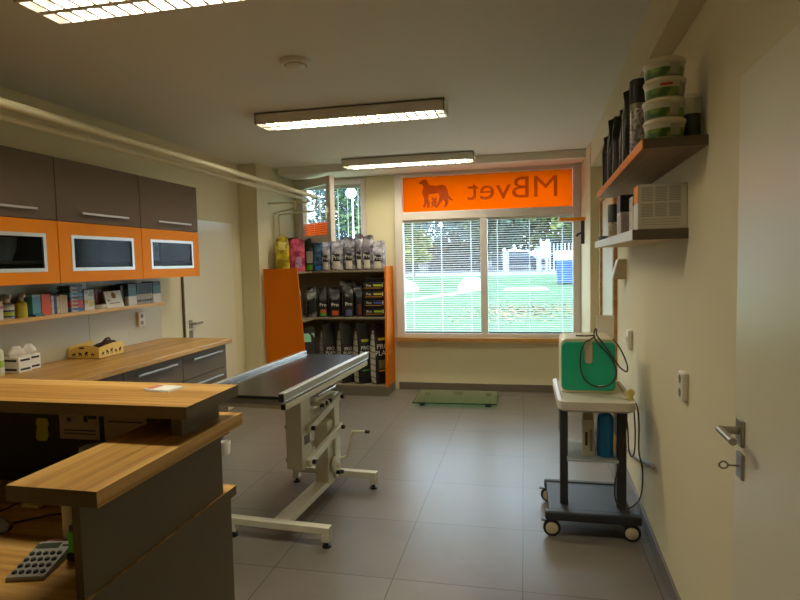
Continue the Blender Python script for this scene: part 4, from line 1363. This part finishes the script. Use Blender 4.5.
tag(MB().tube(smooth_path(loop), .0042, 7).build('power_cable', M['cable'], loc=(.4, 3.22, .8), world=True, smooth=True), 'dark power cable looped over the green machine', 'cable')
lp = [(.545, 3.06, .745), (.545, 2.985, .75), (.553, 2.98, .66), (.555, 2.99, .52), (.575, 3.0, .42), (.575, 3.02, .30), (.555, 3.03, .235), (.50, 3.03, .20), (.455, 3.04, .235), (.452, 3.05, .33), (.48, 3.06, .46), (.505, 3.06, .60), (.51, 3.06, .698)]
tag(MB().tube(smooth_path(lp), .0038, 7).build('hanging_cable', M['cable'], loc=(.53, 3.03, .3), world=True, smooth=True), 'dark cable hanging in a long loop from the trolley tray', 'cable')
lp = [(.505, 3.065, .698), (.515, 3.06, .60), (.52, 3.06, .50), (.535, 3.06, .465), (.548, 3.06, .50), (.55, 3.06, .60), (.545, 3.065, .70)]
tag(MB().tube(smooth_path(lp), .0038, 7).build('short_cable', M['cable'], loc=(.53, 3.06, .5), world=True, smooth=True), 'short dark cable loop just below the tray corner', 'cable')
# plug lump and white clip on the tray
t = thing('yellow_plug', 'pale yellow adaptor plug on the corner of the tray', 'plug', (.525, 3.08, .7575))
MB().lathe([(0, 0), (.016, 0), (.019, .006), (.019, .012), (.014, .018), (0, .018)], (0, 0, 0), 18).build('foot', plain('pale_yellow_plastic', (206, 194, 110), .45), t, smooth=True)
MB().lathe([(0, -.012), (.018, -.012), (.021, -.006), (.021, .006), (.018, .012), (0, .012)], (.004, 0, .036), 20, 'y').build('head', plain('pale_yellow_plastic', (206, 194, 110), .45), t, smooth=True)
b = MB().box(-.008, .008, -.03, .03, 0, .012)
tag(b.build('white_connector', M['white'], loc=(.505, 3.14, .7485), rotz=.3, bevel=.004), 'small white connector lying beside the yellow adaptor', 'connector')
# document behind the machine
t = thing('clipboard', 'white board of papers standing behind the green machine', 'clipboard', (.47, 3.57, .748))
MB().box(-.05, .05, -.004, .004, 0, .40).build('board', M['paper'], t)
# bottles on the glass shelf
t = thing('blue_bottle', 'blue plastic bottle on the trolley glass shelf', 'bottle', (.425, 3.22, .4135))
MB().lathe([(0, 0), (.040, 0), (.043, .006), (.043, .20), (.036, .226), (.018, .238), (.018, .25), (0, .25)], seg=24).build('body', plain('blue_bottle_plastic', (16, 124, 196), .3), t, smooth=True)
MB().lathe([(0, .248), (.02, .248), (.02, .272), (0, .272)], seg=18).build('cap', M['white'], t, smooth=True)
t = thing('white_carton', 'white carton with black bar on the trolley glass shelf', 'box', (.335, 3.22, .4135))
MB().box(-.03, .03, -.035, .035, 0, .2).build('body', plain('pale_carton', (190, 180, 158), .6), t, bevel=.002)
MB().box(-.018, -.005, -.0365, -.035, .06, .135).build('print', M['ink'], t)
MB().box(.005, .02, -.0365, -.035, .03, .15).build('print_column', M['greyink'], t)
MB().box(-.025, .025, -.03, .03, .2, .235).build('flap', plain('brown_flap', (150, 126, 96), .6), t)
t = thing('clear_beaker', 'clear plastic beaker between carton and blue bottle', 'beaker', (.376, 3.285, .4135))
MB().lathe([(0, 0), (.03, 0), (.034, .12), (.032, .12), (.028, .004), (0, .004)], seg=20).build('wall', M['clear'], t, smooth=True)
# hose beside the trolley
c = MB().tube(smooth_path([(.648, 4.10, .215), (.644, 3.97, .236), (.629, 3.47, .325), (.615, 3.0, .448), (.613, 2.94, .458)]), .011, 10)
tag(c.build('grey_hose', M['cable_grey'], loc=(.6, 3.1, .3), world=True, smooth=True), 'pale grey hose hanging along the wall by the trolley', 'hose')

# ================================================================== RIGHT WALL SHELVES AND THINGS
def wall_shelf(y0, y1, z0, z1, depth, label, edge, under):
    yc = (y0 + y1) / 2
    t = thing('floating_shelf', label, 'shelf', (XR(yc), yc, z0), WRZ)
    L = (y1 - y0) / 2
    MB().use(M['taupe_dark']).box(-depth, 0, -L, L, 0, z1 - z0, faces={'z-': under, 'z+': M['wood_shelf']}).build('board', M['taupe_dark'], t)
    MB().box(-depth - .003, -depth, -L, L, 0, z1 - z0).build('front_edge', edge, t)
    return t


wall_shelf(2.12, 3.78, 1.862, 1.896, .205, 'upper wall shelf with orange edge holding tubs and bags', M['orange'], M['wood_shelf'])
wall_shelf(2.38, 4.0, 1.557, 1.597, .20, 'lower wall shelf with white edge holding a large pale box', M['white'], M['wood_pale_y'])


def wl(y, off, z):
    """point at a distance off the right wall"""
    return (XR(y) - off, y, z)


Z1, Z2 = 1.8965, 1.5975
leaf_a = two_tone('tub_leaf_print', (60, 92, 30), (120, 150, 60), 26, .4)
tub_lab = ['lowest tub of the stack on the upper shelf', 'second tub from the bottom of the stack', 'third tub from the bottom, with red lettering', 'topmost tub of the stack on the upper shelf']
for i in range(4):
    y = 2.195
    t = thing('plastic_tub', tub_lab[i], 'tub', wl(y, .125 + .003 * (i % 2), Z1 + i * .068), group='stacked plastic tubs')
    MB().lathe([(0, 0), (.056, 0), (.06, .004), (.066, .052), (.066, .054), (0, .054)], seg=32).build('body', plain('milky_tub', (198, 192, 168), .4), t, smooth=True)
    MB().lathe([(0, .053), (.068, .053), (.0695, .056), (.0695, .063), (.066, .0675), (0, .0675)], seg=32).build('lid', plain('ivory_lid', (216, 206, 176), .4), t, smooth=True)

    def wrap(nm, a0, a1, z0, z1, mat, off):
        lb = MB()
        n = 16
        rows = []
        for zz in (z0, z1):
            rr = .06 + .006 * (zz - .004) / .048 + off
            rows.append([Vector((rr * math.cos(a0 + (a1 - a0) * k / n), rr * math.sin(a0 + (a1 - a0) * k / n), zz)) for k in range(n + 1)])
        lb.loft(rows, cap=False, closed=False)
        return lb.build(nm, mat, t, smooth=True)
    wrap('band', -PI * .98, PI * .02, .004, .034, leaf_a, .0008)
    a = -PI * .5 + (.1 if i != 2 else .55)
    wrap('price_sticker', a, a + .55, .008, .046, plain('grey_sticker', (168, 160, 136), .6), .0016)
    if i == 2:
        wrap('red_print', -PI * .5 - .42, -PI * .5 + .18, .039, .047, M['red'], .0014)
# clear jar with green content
t = thing('clear_jar', 'tall clear jar with green filling beside the tub stack', 'jar', wl(2.20, .034, Z1))
MB().lathe([(0, 0), (.03, 0), (.03, .15), (.028, .15), (.028, .004), (0, .004)], seg=20).build('glass_wall', M['clear'], t, smooth=True)
MB().lathe([(0, .004), (.027, .004), (.027, .085), (0, .085)], seg=20).build('filling', plain('green_filling', (62, 78, 42), .6, var=.3, scale=30), t, smooth=True)
# ribbed jar with black lid
t = thing('ribbed_jar', 'ribbed clear jar with big black lid behind the tub stack', 'jar', wl(2.56, .152, Z1))
prof = [(0, 0), (.034, 0)]
for k in range(20):
    prof += [(.035 + (.002 if k % 2 else 0), .006 + k * .0095)]
prof += [(.034, .20), (0, .20)]
MB().lathe(prof, seg=24).build('body', two_tone('ribbed_plastic', (120, 112, 110), (190, 184, 180), 40, .25), t, smooth=True)
MB().lathe([(0, .20), (.037, .20), (.037, .222), (0, .222)], seg=24).build('collar', plain('beige_collar', (150, 140, 118), .5), t, smooth=True)
MB().lathe([(0, .222), (.038, .222), (.038, .315), (.034, .32), (0, .32)], seg=24).build('lid', M['black'], t, smooth=True)
g = 'black pouches on the upper wall shelf'
BRP = two_tone('brown_pouch_print', (60, 42, 34), (150, 120, 96), 26, .4)
food_bag(wl(2.79, .118, Z1), -.15, .14, .07, .345, BK, 'black pouch just behind the ribbed jar', g, seed=41, name='treat_pouch')
food_bag(wl(2.99, .11, Z1), -.15, .13, .07, .30, BK2, 'shorter black pouch in the middle of the upper shelf', g, seed=42, name='treat_pouch', panel=(-.8, .3, .1, .6, BRP))
food_bag(wl(3.18, .115, Z1), -.15, .14, .08, .33, BK, 'black pouch with brown print in the middle of the upper shelf', g, seed=43, name='treat_pouch', panel=(-.8, .6, .08, .6, BRP))
food_bag(wl(3.38, .115, Z1), -.15, .15, .08, .355, BK2, 'tall black pouch standing before the checked one', g, seed=44, name='treat_pouch', panel=(-.8, .6, .08, .6, BRP))
food_bag(wl(3.62, .122, Z1), -.15, .14, .08, .315, BK, 'black pouch with checked band at the window end of the upper shelf', g, seed=45, name='treat_pouch', gusset=GUSS, panel=(-.85, .7, .05, .7, grid_mat('brown_check', (120, 96, 80), (40, 32, 30), 30)))

# lower shelf
t = thing('large_box', 'large pale box with columns of small print on the lower shelf', 'box', wl(2.452, .09, Z2), WRZ)
MB().box(-.088, .088, -.055, .055, 0, .175).build('body', plain('pale_grey_carton', (216, 210, 194), .6), t, bevel=.002)
lp_ = plain('faint_grey_print', (168, 162, 150), .7)
for cx in (-.056, -.006, .044):
    for (z0, z1) in ((.108, .165), (.048, .10)):
        b = MB()
        n = 9
        for k in range(n):
            zz = z0 + (z1 - z0) * (k + .2) / n
            b.box(cx - .021, cx + .021, -.0556, -.0550, zz, zz + .0035)
        b.build('print_column', lp_, t)
b = MB()
for zz in (.016, .026, .036):
    b.box(-.075, .06, -.0556, -.055, zz, zz + .0025)
b.build('print_lines', lp_, t)
MB().box(-.0895, -.088, -.055, .055, .105, .172).build('orange_spine', M['orange'], t)
MB().box(-.0895, -.088, -.055, .055, .002, .103).build('white_spine', M['paper'], t)
t = thing('carton', 'narrow cream carton behind the large pale box', 'box', wl(2.575, .15, Z2), WRZ)
MB().box(-.03, .03, -.05, .05, 0, .145).build('body', two_tone('cream_marked_carton', (70, 60, 50), (206, 194, 168), 30, .5, .34, .4), t, bevel=.002)
t = thing('carton', 'black and white carton in the middle of the lower shelf', 'box', wl(3.06, .12, Z2), WRZ)
MB().box(-.05, .05, -.06, .06, 0, .20).build('body', stripes('black_white_carton', [(0, (200, 190, 166)), (.58, (28, 28, 30)), (.96, (40, 40, 44))], 'Z', 1), t, bevel=.002)
t = thing('carton', 'low lilac grey carton on the lower shelf', 'box', wl(2.86, .145, Z2), WRZ)
MB().box(-.045, .045, -.05, .05, 0, .09).build('body', plain('lilac_grey_carton', (176, 160, 154), .6), t, bevel=.002)
t = thing('tin_can', 'black topped can near the window end of the lower shelf', 'can', wl(3.42, .145, Z2))
MB().lathe([(0, 0), (.036, 0), (.038, .003), (.038, .09), (0, .09)], seg=24).build('body', two_tone('cream_can_print', (80, 70, 60), (206, 194, 168), 34, .45, .34, .42), t, smooth=True)
MB().lathe([(0, .09), (.039, .09), (.039, .185), (.036, .19), (0, .19)], seg=24).build('lid', M['black'], t, smooth=True)
t = thing('tin_can', 'small dark tin at the very end of the lower shelf', 'can', wl(3.88, .155, Z2))
MB().lathe([(0, 0), (.035, 0), (.035, .028), (.032, .032), (0, .032)], seg=20).build('body', M['black'], t, smooth=True)

socket((XR(2.39), 2.39, .983), WRZ, 'double wall socket beside the near cream door')
t = thing('light_switch', 'white wall switch above the trolley', 'switch', (XR(3.78), 3.78, .975), WRZ)
MB().box(-.03, 0, -.035, .035, -.06, .06).build('plate', M['white'], t, bevel=.006)
MB().box(-.036, -.03, -.02, .02, -.02, .02).build('rocker', M['white'], t, bevel=.002)
t = thing('soap_dispenser', 'pale wall box with sloped white front below the lower shelf', 'dispenser', (XR(4.08), 4.08, 1.345), WRZ)
MB().hexa([(-.085, -.05, 0), (0, -.05, 0), (0, .05, 0), (-.085, .05, 0), (-.05, -.05, .135), (0, -.05, .135), (0, .05, .135), (-.05, .05, .135)]).build('body', plain('beige_box', (186, 172, 140), .5), t, bevel=.004)
MB().hexa([(-.090, -.048, .005), (-.083, -.048, .005), (-.083, .048, .005), (-.090, .048, .005), (-.056, -.048, .13), (-.049, -.048, .13), (-.049, .048, .13), (-.056, .048, .13)]).build('front', M['white'], t)

# small orange shelf beside the window
t = thing('corner_board', 'small orange wall board on a dark bracket beside the window', 'shelf', (.49, 6.18, 1.65))
MB().use(M['orange']).box(.36, .612, 6.08, 6.30, 1.878, 1.908).build('board', M['orange'], t, world=True, bevel=.001)
MB().box(.575, .612, 6.17, 6.20, 1.64, 1.878).build('bracket', M['post_grey'], t, world=True, bevel=.002)
t2 = MB().tube([(.575, 6.185, 1.75), (.545, 6.16, 1.74), (.53, 6.15, 1.72)], .012, 8).build('clamp_knob', M['black'], t, world=True)

# ================================================================== OUTSIDE
def GZ(y):
    return -.25 + .0317 * (y - 15)


m, nt, out = new_mat('lawn_grass')
p_ = N(nt, 'ShaderNodeBsdfPrincipled')
p_.inputs['Roughness'].default_value = .95
tc = N(nt, 'ShaderNodeTexCoord')
nz = N(nt, 'ShaderNodeTexNoise', Scale=1.3, Detail=8.0, Roughness=.7)
nt.links.new(tc.outputs['Object'], nz.inputs['Vector'])
cr = N(nt, 'ShaderNodeValToRGB')
e = cr.color_ramp.elements
e[0].position, e[0].color = .3, (*lin((38, 80, 46)), 1)
e[1].position, e[1].color = .75, (*lin((62, 106, 64)), 1)
nt.links.new(nz.outputs['Fac'], cr.inputs['Fac'])
nt.links.new(cr.outputs['Color'], p_.inputs['Base Color'])
nt.links.new(p_.outputs['BSDF'], out.inputs['Surface'])
M['grass'] = m
b = MB()
b.hexa([(-60, 6.9, GZ(6.9) - .3), (40, 6.9, GZ(6.9) - .3), (40, 38, GZ(38) - .3), (-60, 38, GZ(38) - .3), (-60, 6.9, GZ(6.9)), (40, 6.9, GZ(6.9)), (40, 38, GZ(38)), (-60, 38, GZ(38))])
struct(b.build('lawn', M['grass']), 'green lawn sloping up outside the window', 'lawn')
b = MB()
b.hexa([(-70, 38, GZ(38) - .3), (50, 38, GZ(38) - .3), (50, 90, GZ(90) - .3), (-70, 90, GZ(90) - .3), (-70, 38, GZ(38)), (50, 38, GZ(38)), (50, 90, GZ(90)), (-70, 90, GZ(90))])
struct(b.build('pavement', plain('grey_pavement', (112, 114, 120), .9, var=.12, scale=.6)), 'grey paved strip beyond the lawn', 'pavement')
pv = plain('pale_path_gravel', (176, 172, 162), .9)


def strip(name, P, label):
    b = MB()
    lo = [(x, y, GZ(y) + .005) for x, y in P]
    hi = [(x, y, GZ(y) + .02) for x, y in P]
    b.hexa(lo + hi)
    struct(b.build(name, pv), label, 'path')


strip('path_diagonal', [(-5.2, 20.2), (-1.7, 26.9), (-1.7, 28.0), (-5.2, 21.4)], 'pale path crossing the lawn at a slant')
strip('path_patch', [(-.95, 25.9), (1.1, 25.9), (1.0, 27.9), (-.8, 27.9)], 'pale bare patch in the lawn before the blue container')


def boulder(name, c, r, sc, label, seed):
    rg = random.Random(seed)
    bm = bmesh.new()
    bmesh.ops.create_icosphere(bm, subdivisions=3, radius=r)
    for v in bm.verts:
        n = v.co.normalized()
        k = 1 + .10 * math.sin(n.x * 3.1 + seed) + .08 * math.sin(n.y * 4.3 + n.z * 2.7 + seed * 2) + .03 * rg.uniform(-1, 1)
        v.co = Vector((v.co.x * sc[0] * k, v.co.y * sc[1] * k, max(-.1, v.co.z * sc[2] * k)))
    o = MB()
    o.bm.free()
    o.bm = bm
    ob = o.build(name, plain('pale_stone', (196, 186, 176), .9, var=.05, scale=3), loc=c, smooth=True)
    return tag(ob, label, 'boulder', 'pale boulders on the lawn')


boulder('boulder', (-5.35, 26.3, GZ(26.3)), .5, (1.0, .8, 1.05), 'smaller pale boulder on the lawn by the window edge', 3)
boulder('boulder', (-2.42, 26.6, GZ(26.6)), .58, (1.0, .9, 1.15), 'larger pale boulder on the lawn behind the mullion', 5)
# container
t = thing('waste_container', 'blue waste container with white lid on the lawn', 'container', (2.15, 30, GZ(30)))
MB().hexa([(-.48, -.42, .03), (.48, -.42, .03), (.48, .42, .03), (-.48, .42, .03), (-.56, -.5, 1.18), (.56, -.5, 1.18), (.56, .5, 1.18), (-.56, .5, 1.18)]).build('body', plain('blue_container', (34, 84, 160), .5), t, bevel=.03)
MB().hexa([(-.62, -.56, 1.18), (.62, -.56, 1.18), (.62, .56, 1.18), (-.62, .56, 1.18), (-.58, -.5, 1.62), (.58, -.5, 1.62), (.55, .5, 1.70), (-.55, .5, 1.70)]).build('lid', plain('white_lid', (240, 242, 244), .5), t, bevel=.04)
for x in (-.4, .4):
    for y in (-.3, .3):
        MB().lathe([(0, -.03), (.08, -.03), (.08, .03), (0, .03)], (x, y, .08), 14, 'x').build('wheel', M['black'], t)
# parked car
t = thing('parked_car', 'dark blue car parked beyond the lawn', 'car', (-.45, 46, GZ(46)))
cb = plain('dark_blue_car_paint', (44, 52, 74), .3)
side = [(-2.0, .32), (2.0, .32), (2.02, .75), (1.2, .92), (.65, 1.42), (-.95, 1.42), (-1.6, .98), (-2.02, .88)]
MB().prism(side, -.8, .8, 'xz').build('body', cb, t, bevel=.05, seg=3)
MB().prism([(-1.35, .98), (1.0, .95), (.58, 1.34), (-.88, 1.34)], -.83, .83, 'xz').build('windows', plain('car_glass', (96, 106, 120), .15), t)
for x in (-1.3, 1.3):
    for y in (-.78, .78):
        MB().lathe([(0, -.1), (.3, -.1), (.32, -.08), (.32, .08), (.3, .1), (0, .1)], (x, y, .32), 20, 'y').build('wheel', M['black'], t)
# fence
t = thing('railing_fence', 'dark iron railing fence behind the lawn', 'fence', (-3, 43, GZ(43)))
fb = MB()
x = -14.0
while x < 1.0:
    fb.box(x - .02, x + .02, 42.98, 43.02, GZ(43), GZ(43) + 1.5)
    x += .16
fb.build('railings', plain('dark_iron', (62, 62, 70), .6), t, world=True)
MB().box(-14, 1, 42.97, 43.03, GZ(43) + 1.35, GZ(43) + 1.42).box(-14, 1, 42.97, 43.03, GZ(43) + .2, GZ(43) + .27).build('rails', plain('dark_iron', (62, 62, 70), .6), t, world=True)
t = thing('picket_fence', 'white picket fence behind the blue container', 'fence', (3, 43, GZ(43)))
fb = MB()
x = 1.6
while x < 6.5:
    fb.box(x - .05, x + .05, 42.98, 43.02, GZ(43), GZ(43) + 2.0)
    x += .26
fb.build('pickets', plain('white_picket', (176, 178, 180), .7), t, world=True)
MB().box(1.5, 6.5, 43.02, 43.06, GZ(43) + 1.2, GZ(43) + 1.3).build('rail', plain('white_picket', (176, 178, 180), .7), t, world=True)
for i, (x, w, h, lb) in enumerate(((-1.3, .45, 1.5, 'white gate post beside the dark parked car'), (1.05, .35, 1.75, 'white gate post near the picket fence'))):
    b = MB().box(-w / 2, w / 2, -.15, .15, 0, h).box(-w / 2 - .05, w / 2 + .05, -.2, .2, h, h + .08)
    tag(b.build('gate_post', plain('white_render', (150, 150, 150), .8), loc=(x, 42.6, GZ(42.6))), lb, 'post', 'white gate posts')
t = thing('white_house', 'low white and pinkish house far beyond the fence', 'house', (-8.5, 62, GZ(62)))
MB().box(-2.6, 3.4, -3, 3, 0, 1.3).build('walls', plain('white_pink_render', (170, 150, 150), .9), t)
MB().prism([(-2.9, 1.3), (3.7, 1.3), (2.6, 2.0), (-1.8, 2.0)], -3.2, 3.2, 'xz').build('roof', plain('grey_pink_roof', (96, 80, 82), .9), t)
for x in (-1.8, -.6, .6):
    MB().box(x - .35, x + .35, -3.03, -3.0, .5, 1.1).build('window', plain('house_glass', (90, 96, 104), .3), t)

# trees
def tree(loc, h, rad, crown_z, cols, label, seed, n=2200, trunk_r=.2, squash=1.0, leaf=.34):
    t = thing('tree', label, 'tree', loc, group='trees outside')
    rg = random.Random(seed)
    tb = MB().tube([(0, 0, 0), (.05, .02, h * .35), (-.04, .05, h * .7)], [trunk_r, trunk_r * .8, trunk_r * .4], 10)
    for k in range(5):
        a = k * 1.3 + seed
        tb.tube([(0, 0, h * (.3 + .06 * k)), (rad * .5 * math.cos(a), rad * .5 * math.sin(a), h * (.5 + .07 * k))], [trunk_r * .4, trunk_r * .12], 7)
    tb.build('trunk', plain('bark_%d' % seed, (84, 74, 66), .9), t, smooth=True)
    fb = MB()
    fb.use(plain('foliage_a_%d' % seed, cols[0], .8, var=.2, scale=.6))
    ms = [fb.mats[0], plain('foliage_b_%d' % seed, cols[1], .8, var=.2, scale=.6), plain('foliage_c_%d' % seed, cols[2], .8, var=.2, scale=.6)]
    cl = []
    for k in range(16):
        a, z = rg.uniform(0, 2 * PI), rg.uniform(-1, 1)
        q = math.sqrt(1 - z * z) * rg.uniform(.35, .8)
        cl.append(Vector((q * math.cos(a) * rad, q * math.sin(a) * rad, crown_z + z * rad * squash * .75)))
    for i in range(n):
        c = cl[rg.randrange(len(cl))]
        d = Vector((rg.gauss(0, 1), rg.gauss(0, 1), rg.gauss(0, 1))).normalized() * rad * .45 * rg.uniform(.5, 1)
        p = c + d
        u = Vector((rg.gauss(0, 1), rg.gauss(0, 1), rg.gauss(0, .6))).normalized()
        v = u.cross(Vector((rg.gauss(0, 1), rg.gauss(0, 1), rg.gauss(0, 1)))).normalized()
        s = leaf * rg.uniform(.6, 1.3)
        fb.use(ms[0 if rg.random() < .5 else (1 if rg.random() < .6 else 2)])
        fb.quad(p - u * s, p - v * s * .6, p + u * s, p + v * s * .6)
    fb.build('crown', ms[0], t)
    return t


BG = ((54, 80, 88), (78, 106, 110), (108, 134, 132))
DG = ((48, 68, 62), (68, 92, 76), (98, 120, 86))
YG = ((72, 92, 44), (104, 118, 60), (136, 136, 66))
tree((-11.5, 54, GZ(54)), 9, 4.3, 5.2, BG, 'bluish green tree beyond the fence at the window edge', 11, n=3200)
tree((-5.6, 74, GZ(74)), 11, 4.6, 5.6, BG, 'tall bluish tree behind the white house', 12, n=3400)
tree((-2.6, 53, GZ(53)), 9, 3.6, 4.6, DG, 'dark tree above the parked car', 13, n=3400)
tree((-11.5, 84, GZ(84)), 12, 5.6, 6.4, BG, 'broad bluish tree furthest away beyond the white house', 20, n=3600)
tree((1.6, 67, GZ(67)), 10, 4.6, 5.4, ((44, 60, 40), (74, 86, 50), (120, 114, 58)), 'tree with yellowing leaves beyond the fence', 14, n=3400)
tree((5.6, 53, GZ(53)), 9, 3.9, 4.8, YG, 'yellow green tree behind the picket fence', 15, n=3000)
tree((-7.3, 38, GZ(38)), 3.4, 1.25, 1.9, YG, 'small yellow green tree near the smaller boulder', 16, n=900, trunk_r=.07, leaf=.2)
tree((-7.9, 30, GZ(30)), 9, 2.7, 4.9, ((42, 66, 42), (66, 94, 58), (104, 128, 84)), 'leafy green tree behind the globe street lamp', 17, n=6000, leaf=.15)
tree((-19.5, 60, GZ(60)), 11, 5, 6.5, BG, 'bluish tree far behind the globe lamp', 19)
# hedge masses at the fence
for i, (x, w, lb) in enumerate(((4.6, 2.6, 'dark hedge behind the white picket fence'), (-11.0, 2.6, 'dark hedge behind the railing near the small tree'), (-5.2, 2.3, 'dark hedge behind the railing before the tall trees'))):
    rg = random.Random(40 + i)
    fb = MB()
    for k in range(1600):
        p = Vector((rg.uniform(-w, w), rg.uniform(-.5, .5), rg.uniform(0.05, 2.3)))
        u = Vector((rg.gauss(0, 1), rg.gauss(0, 1), rg.gauss(0, 1))).normalized()
        v = u.cross(Vector((rg.gauss(0, 1), rg.gauss(0, 1), rg.gauss(0, 1)))).normalized()
        s = .2 * rg.uniform(.6, 1.3)
        fb.quad(p - u * s, p - v * s * .7, p + u * s, p + v * s * .7)
    tag(fb.build('hedge', plain('hedge_leaves_%d' % i, (40, 52, 50), .8, var=.25, scale=.8), loc=(x, 45.5, GZ(45.5))), lb, 'hedge', 'hedges behind the railing')
# bare trunk near the window's right side
b = MB().tube([(0, 0, 0), (.03, 0, 1.0), (-.02, 0, 3.0), (.05, .02, 5.2)], [.17, .13, .12, .09], 12)
t = thing('tree', 'slim dark tree trunk in front of the blue container', 'tree', (1.74, 20, GZ(20)), group='trees outside')
b.build('trunk', plain('dark_bark', (70, 60, 56), .9), t, smooth=True)
fb = MB()
rg = random.Random(77)
for k in range(700):
    d = Vector((rg.gauss(0, 1), rg.gauss(0, 1), rg.gauss(0, .7))).normalized() * rg.uniform(.4, 1.6)
    p = Vector((0, 0, 5.6)) + d
    u = Vector((rg.gauss(0, 1), rg.gauss(0, 1), rg.gauss(0, 1))).normalized()
    v = u.cross(Vector((rg.gauss(0, 1), rg.gauss(0, 1), rg.gauss(0, 1)))).normalized()
    fb.quad(p - u * .14, p - v * .09, p + u * .14, p + v * .09)
fb.build('crown', plain('slim_tree_leaves', (84, 98, 52), .8, var=.2), t)
# fallen leaves
fb = MB()
fb.use(plain('ochre_leaf', (150, 122, 80), .8))
m2 = plain('tan_leaf', (128, 92, 66), .8)
m1 = fb.mats[0]
rg = random.Random(5)
for k in range(1100):
    x, y = min(1.4, rg.gauss(-.1, 1.1)), rg.gauss(18.2, 1.2)
    z = GZ(y) + .02
    a = rg.uniform(0, 2 * PI)
    s = rg.uniform(.03, .06)
    u, v = Vector((math.cos(a), math.sin(a), .3)) * s, Vector((-math.sin(a), math.cos(a), .2)) * s * .7
    p = Vector((x, y, z + .02))
    fb.use(m1 if rg.random() < .6 else m2)
    fb.quad(p - u, p - v, p + u, p + v)
tag(fb.build('fallen_leaves', m1), 'brown fallen leaves scattered over the lawn', 'leaves', kind='stuff')
# street lamp
t = thing('street_lamp', 'street lamp with white globe seen through the small window', 'lamp', (-6.05, 20, GZ(20)))
MB().tube([(0, 0, 0), (0, 0, 4.0)], .032, 12).build('pole', plain('white_pole', (222, 224, 222), .5), t, smooth=True)
MB().sphere((-.05, 0, 4.12), .2).build('globe', plain('white_globe', (248, 248, 246), .3), t, smooth=True)

# ================================================================== SKY, CAMERA, VIEW
w = bpy.data.worlds.new('overcast_sky')
SC.world = w
w.use_nodes = True
nt = w.node_tree
nt.nodes.clear()
bg = nt.nodes.new('ShaderNodeBackground')
bg.inputs['Color'].default_value = (.66, .83, 1.0, 1)
bg.inputs['Strength'].default_value = 9.0
wo = nt.nodes.new('ShaderNodeOutputWorld')
nt.links.new(bg.outputs[0], wo.inputs['Surface'])

cam = bpy.data.cameras.new('camera')
co = bpy.data.objects.new('camera', cam)
COL.objects.link(co)
cam.sensor_width = 36.0
cam.lens = 570.05 / 800 * 36
cam.clip_start = .02
cam.clip_end = 300
R_, U_, F_ = Vector((.97698721, .21210464, -.02253043)), Vector((.00802961, .06898108, .99758565)), Vector((-.21314672, .97480933, -.06569051))
mw = Matrix.Identity(4)
for i in range(3):
    mw[i][0], mw[i][1], mw[i][2] = R_[i], U_[i], -F_[i]
mw.translation = (0, 0, 1.49)
co.matrix_world = mw
SC.camera = co

SC.view_settings.view_transform = 'Standard'
SC.view_settings.look = 'None'
SC.view_settings.gamma = 1.0
SC.view_settings.exposure = 0.0
SC.view_settings.use_curve_mapping = False
SC.cycles.use_denoising = True
SC.cycles.max_bounces = 10
SC.cycles.diffuse_bounces = 6
SC.cycles.transparent_max_bounces = 24
SC.cycles.sample_clamp_indirect = 6.0
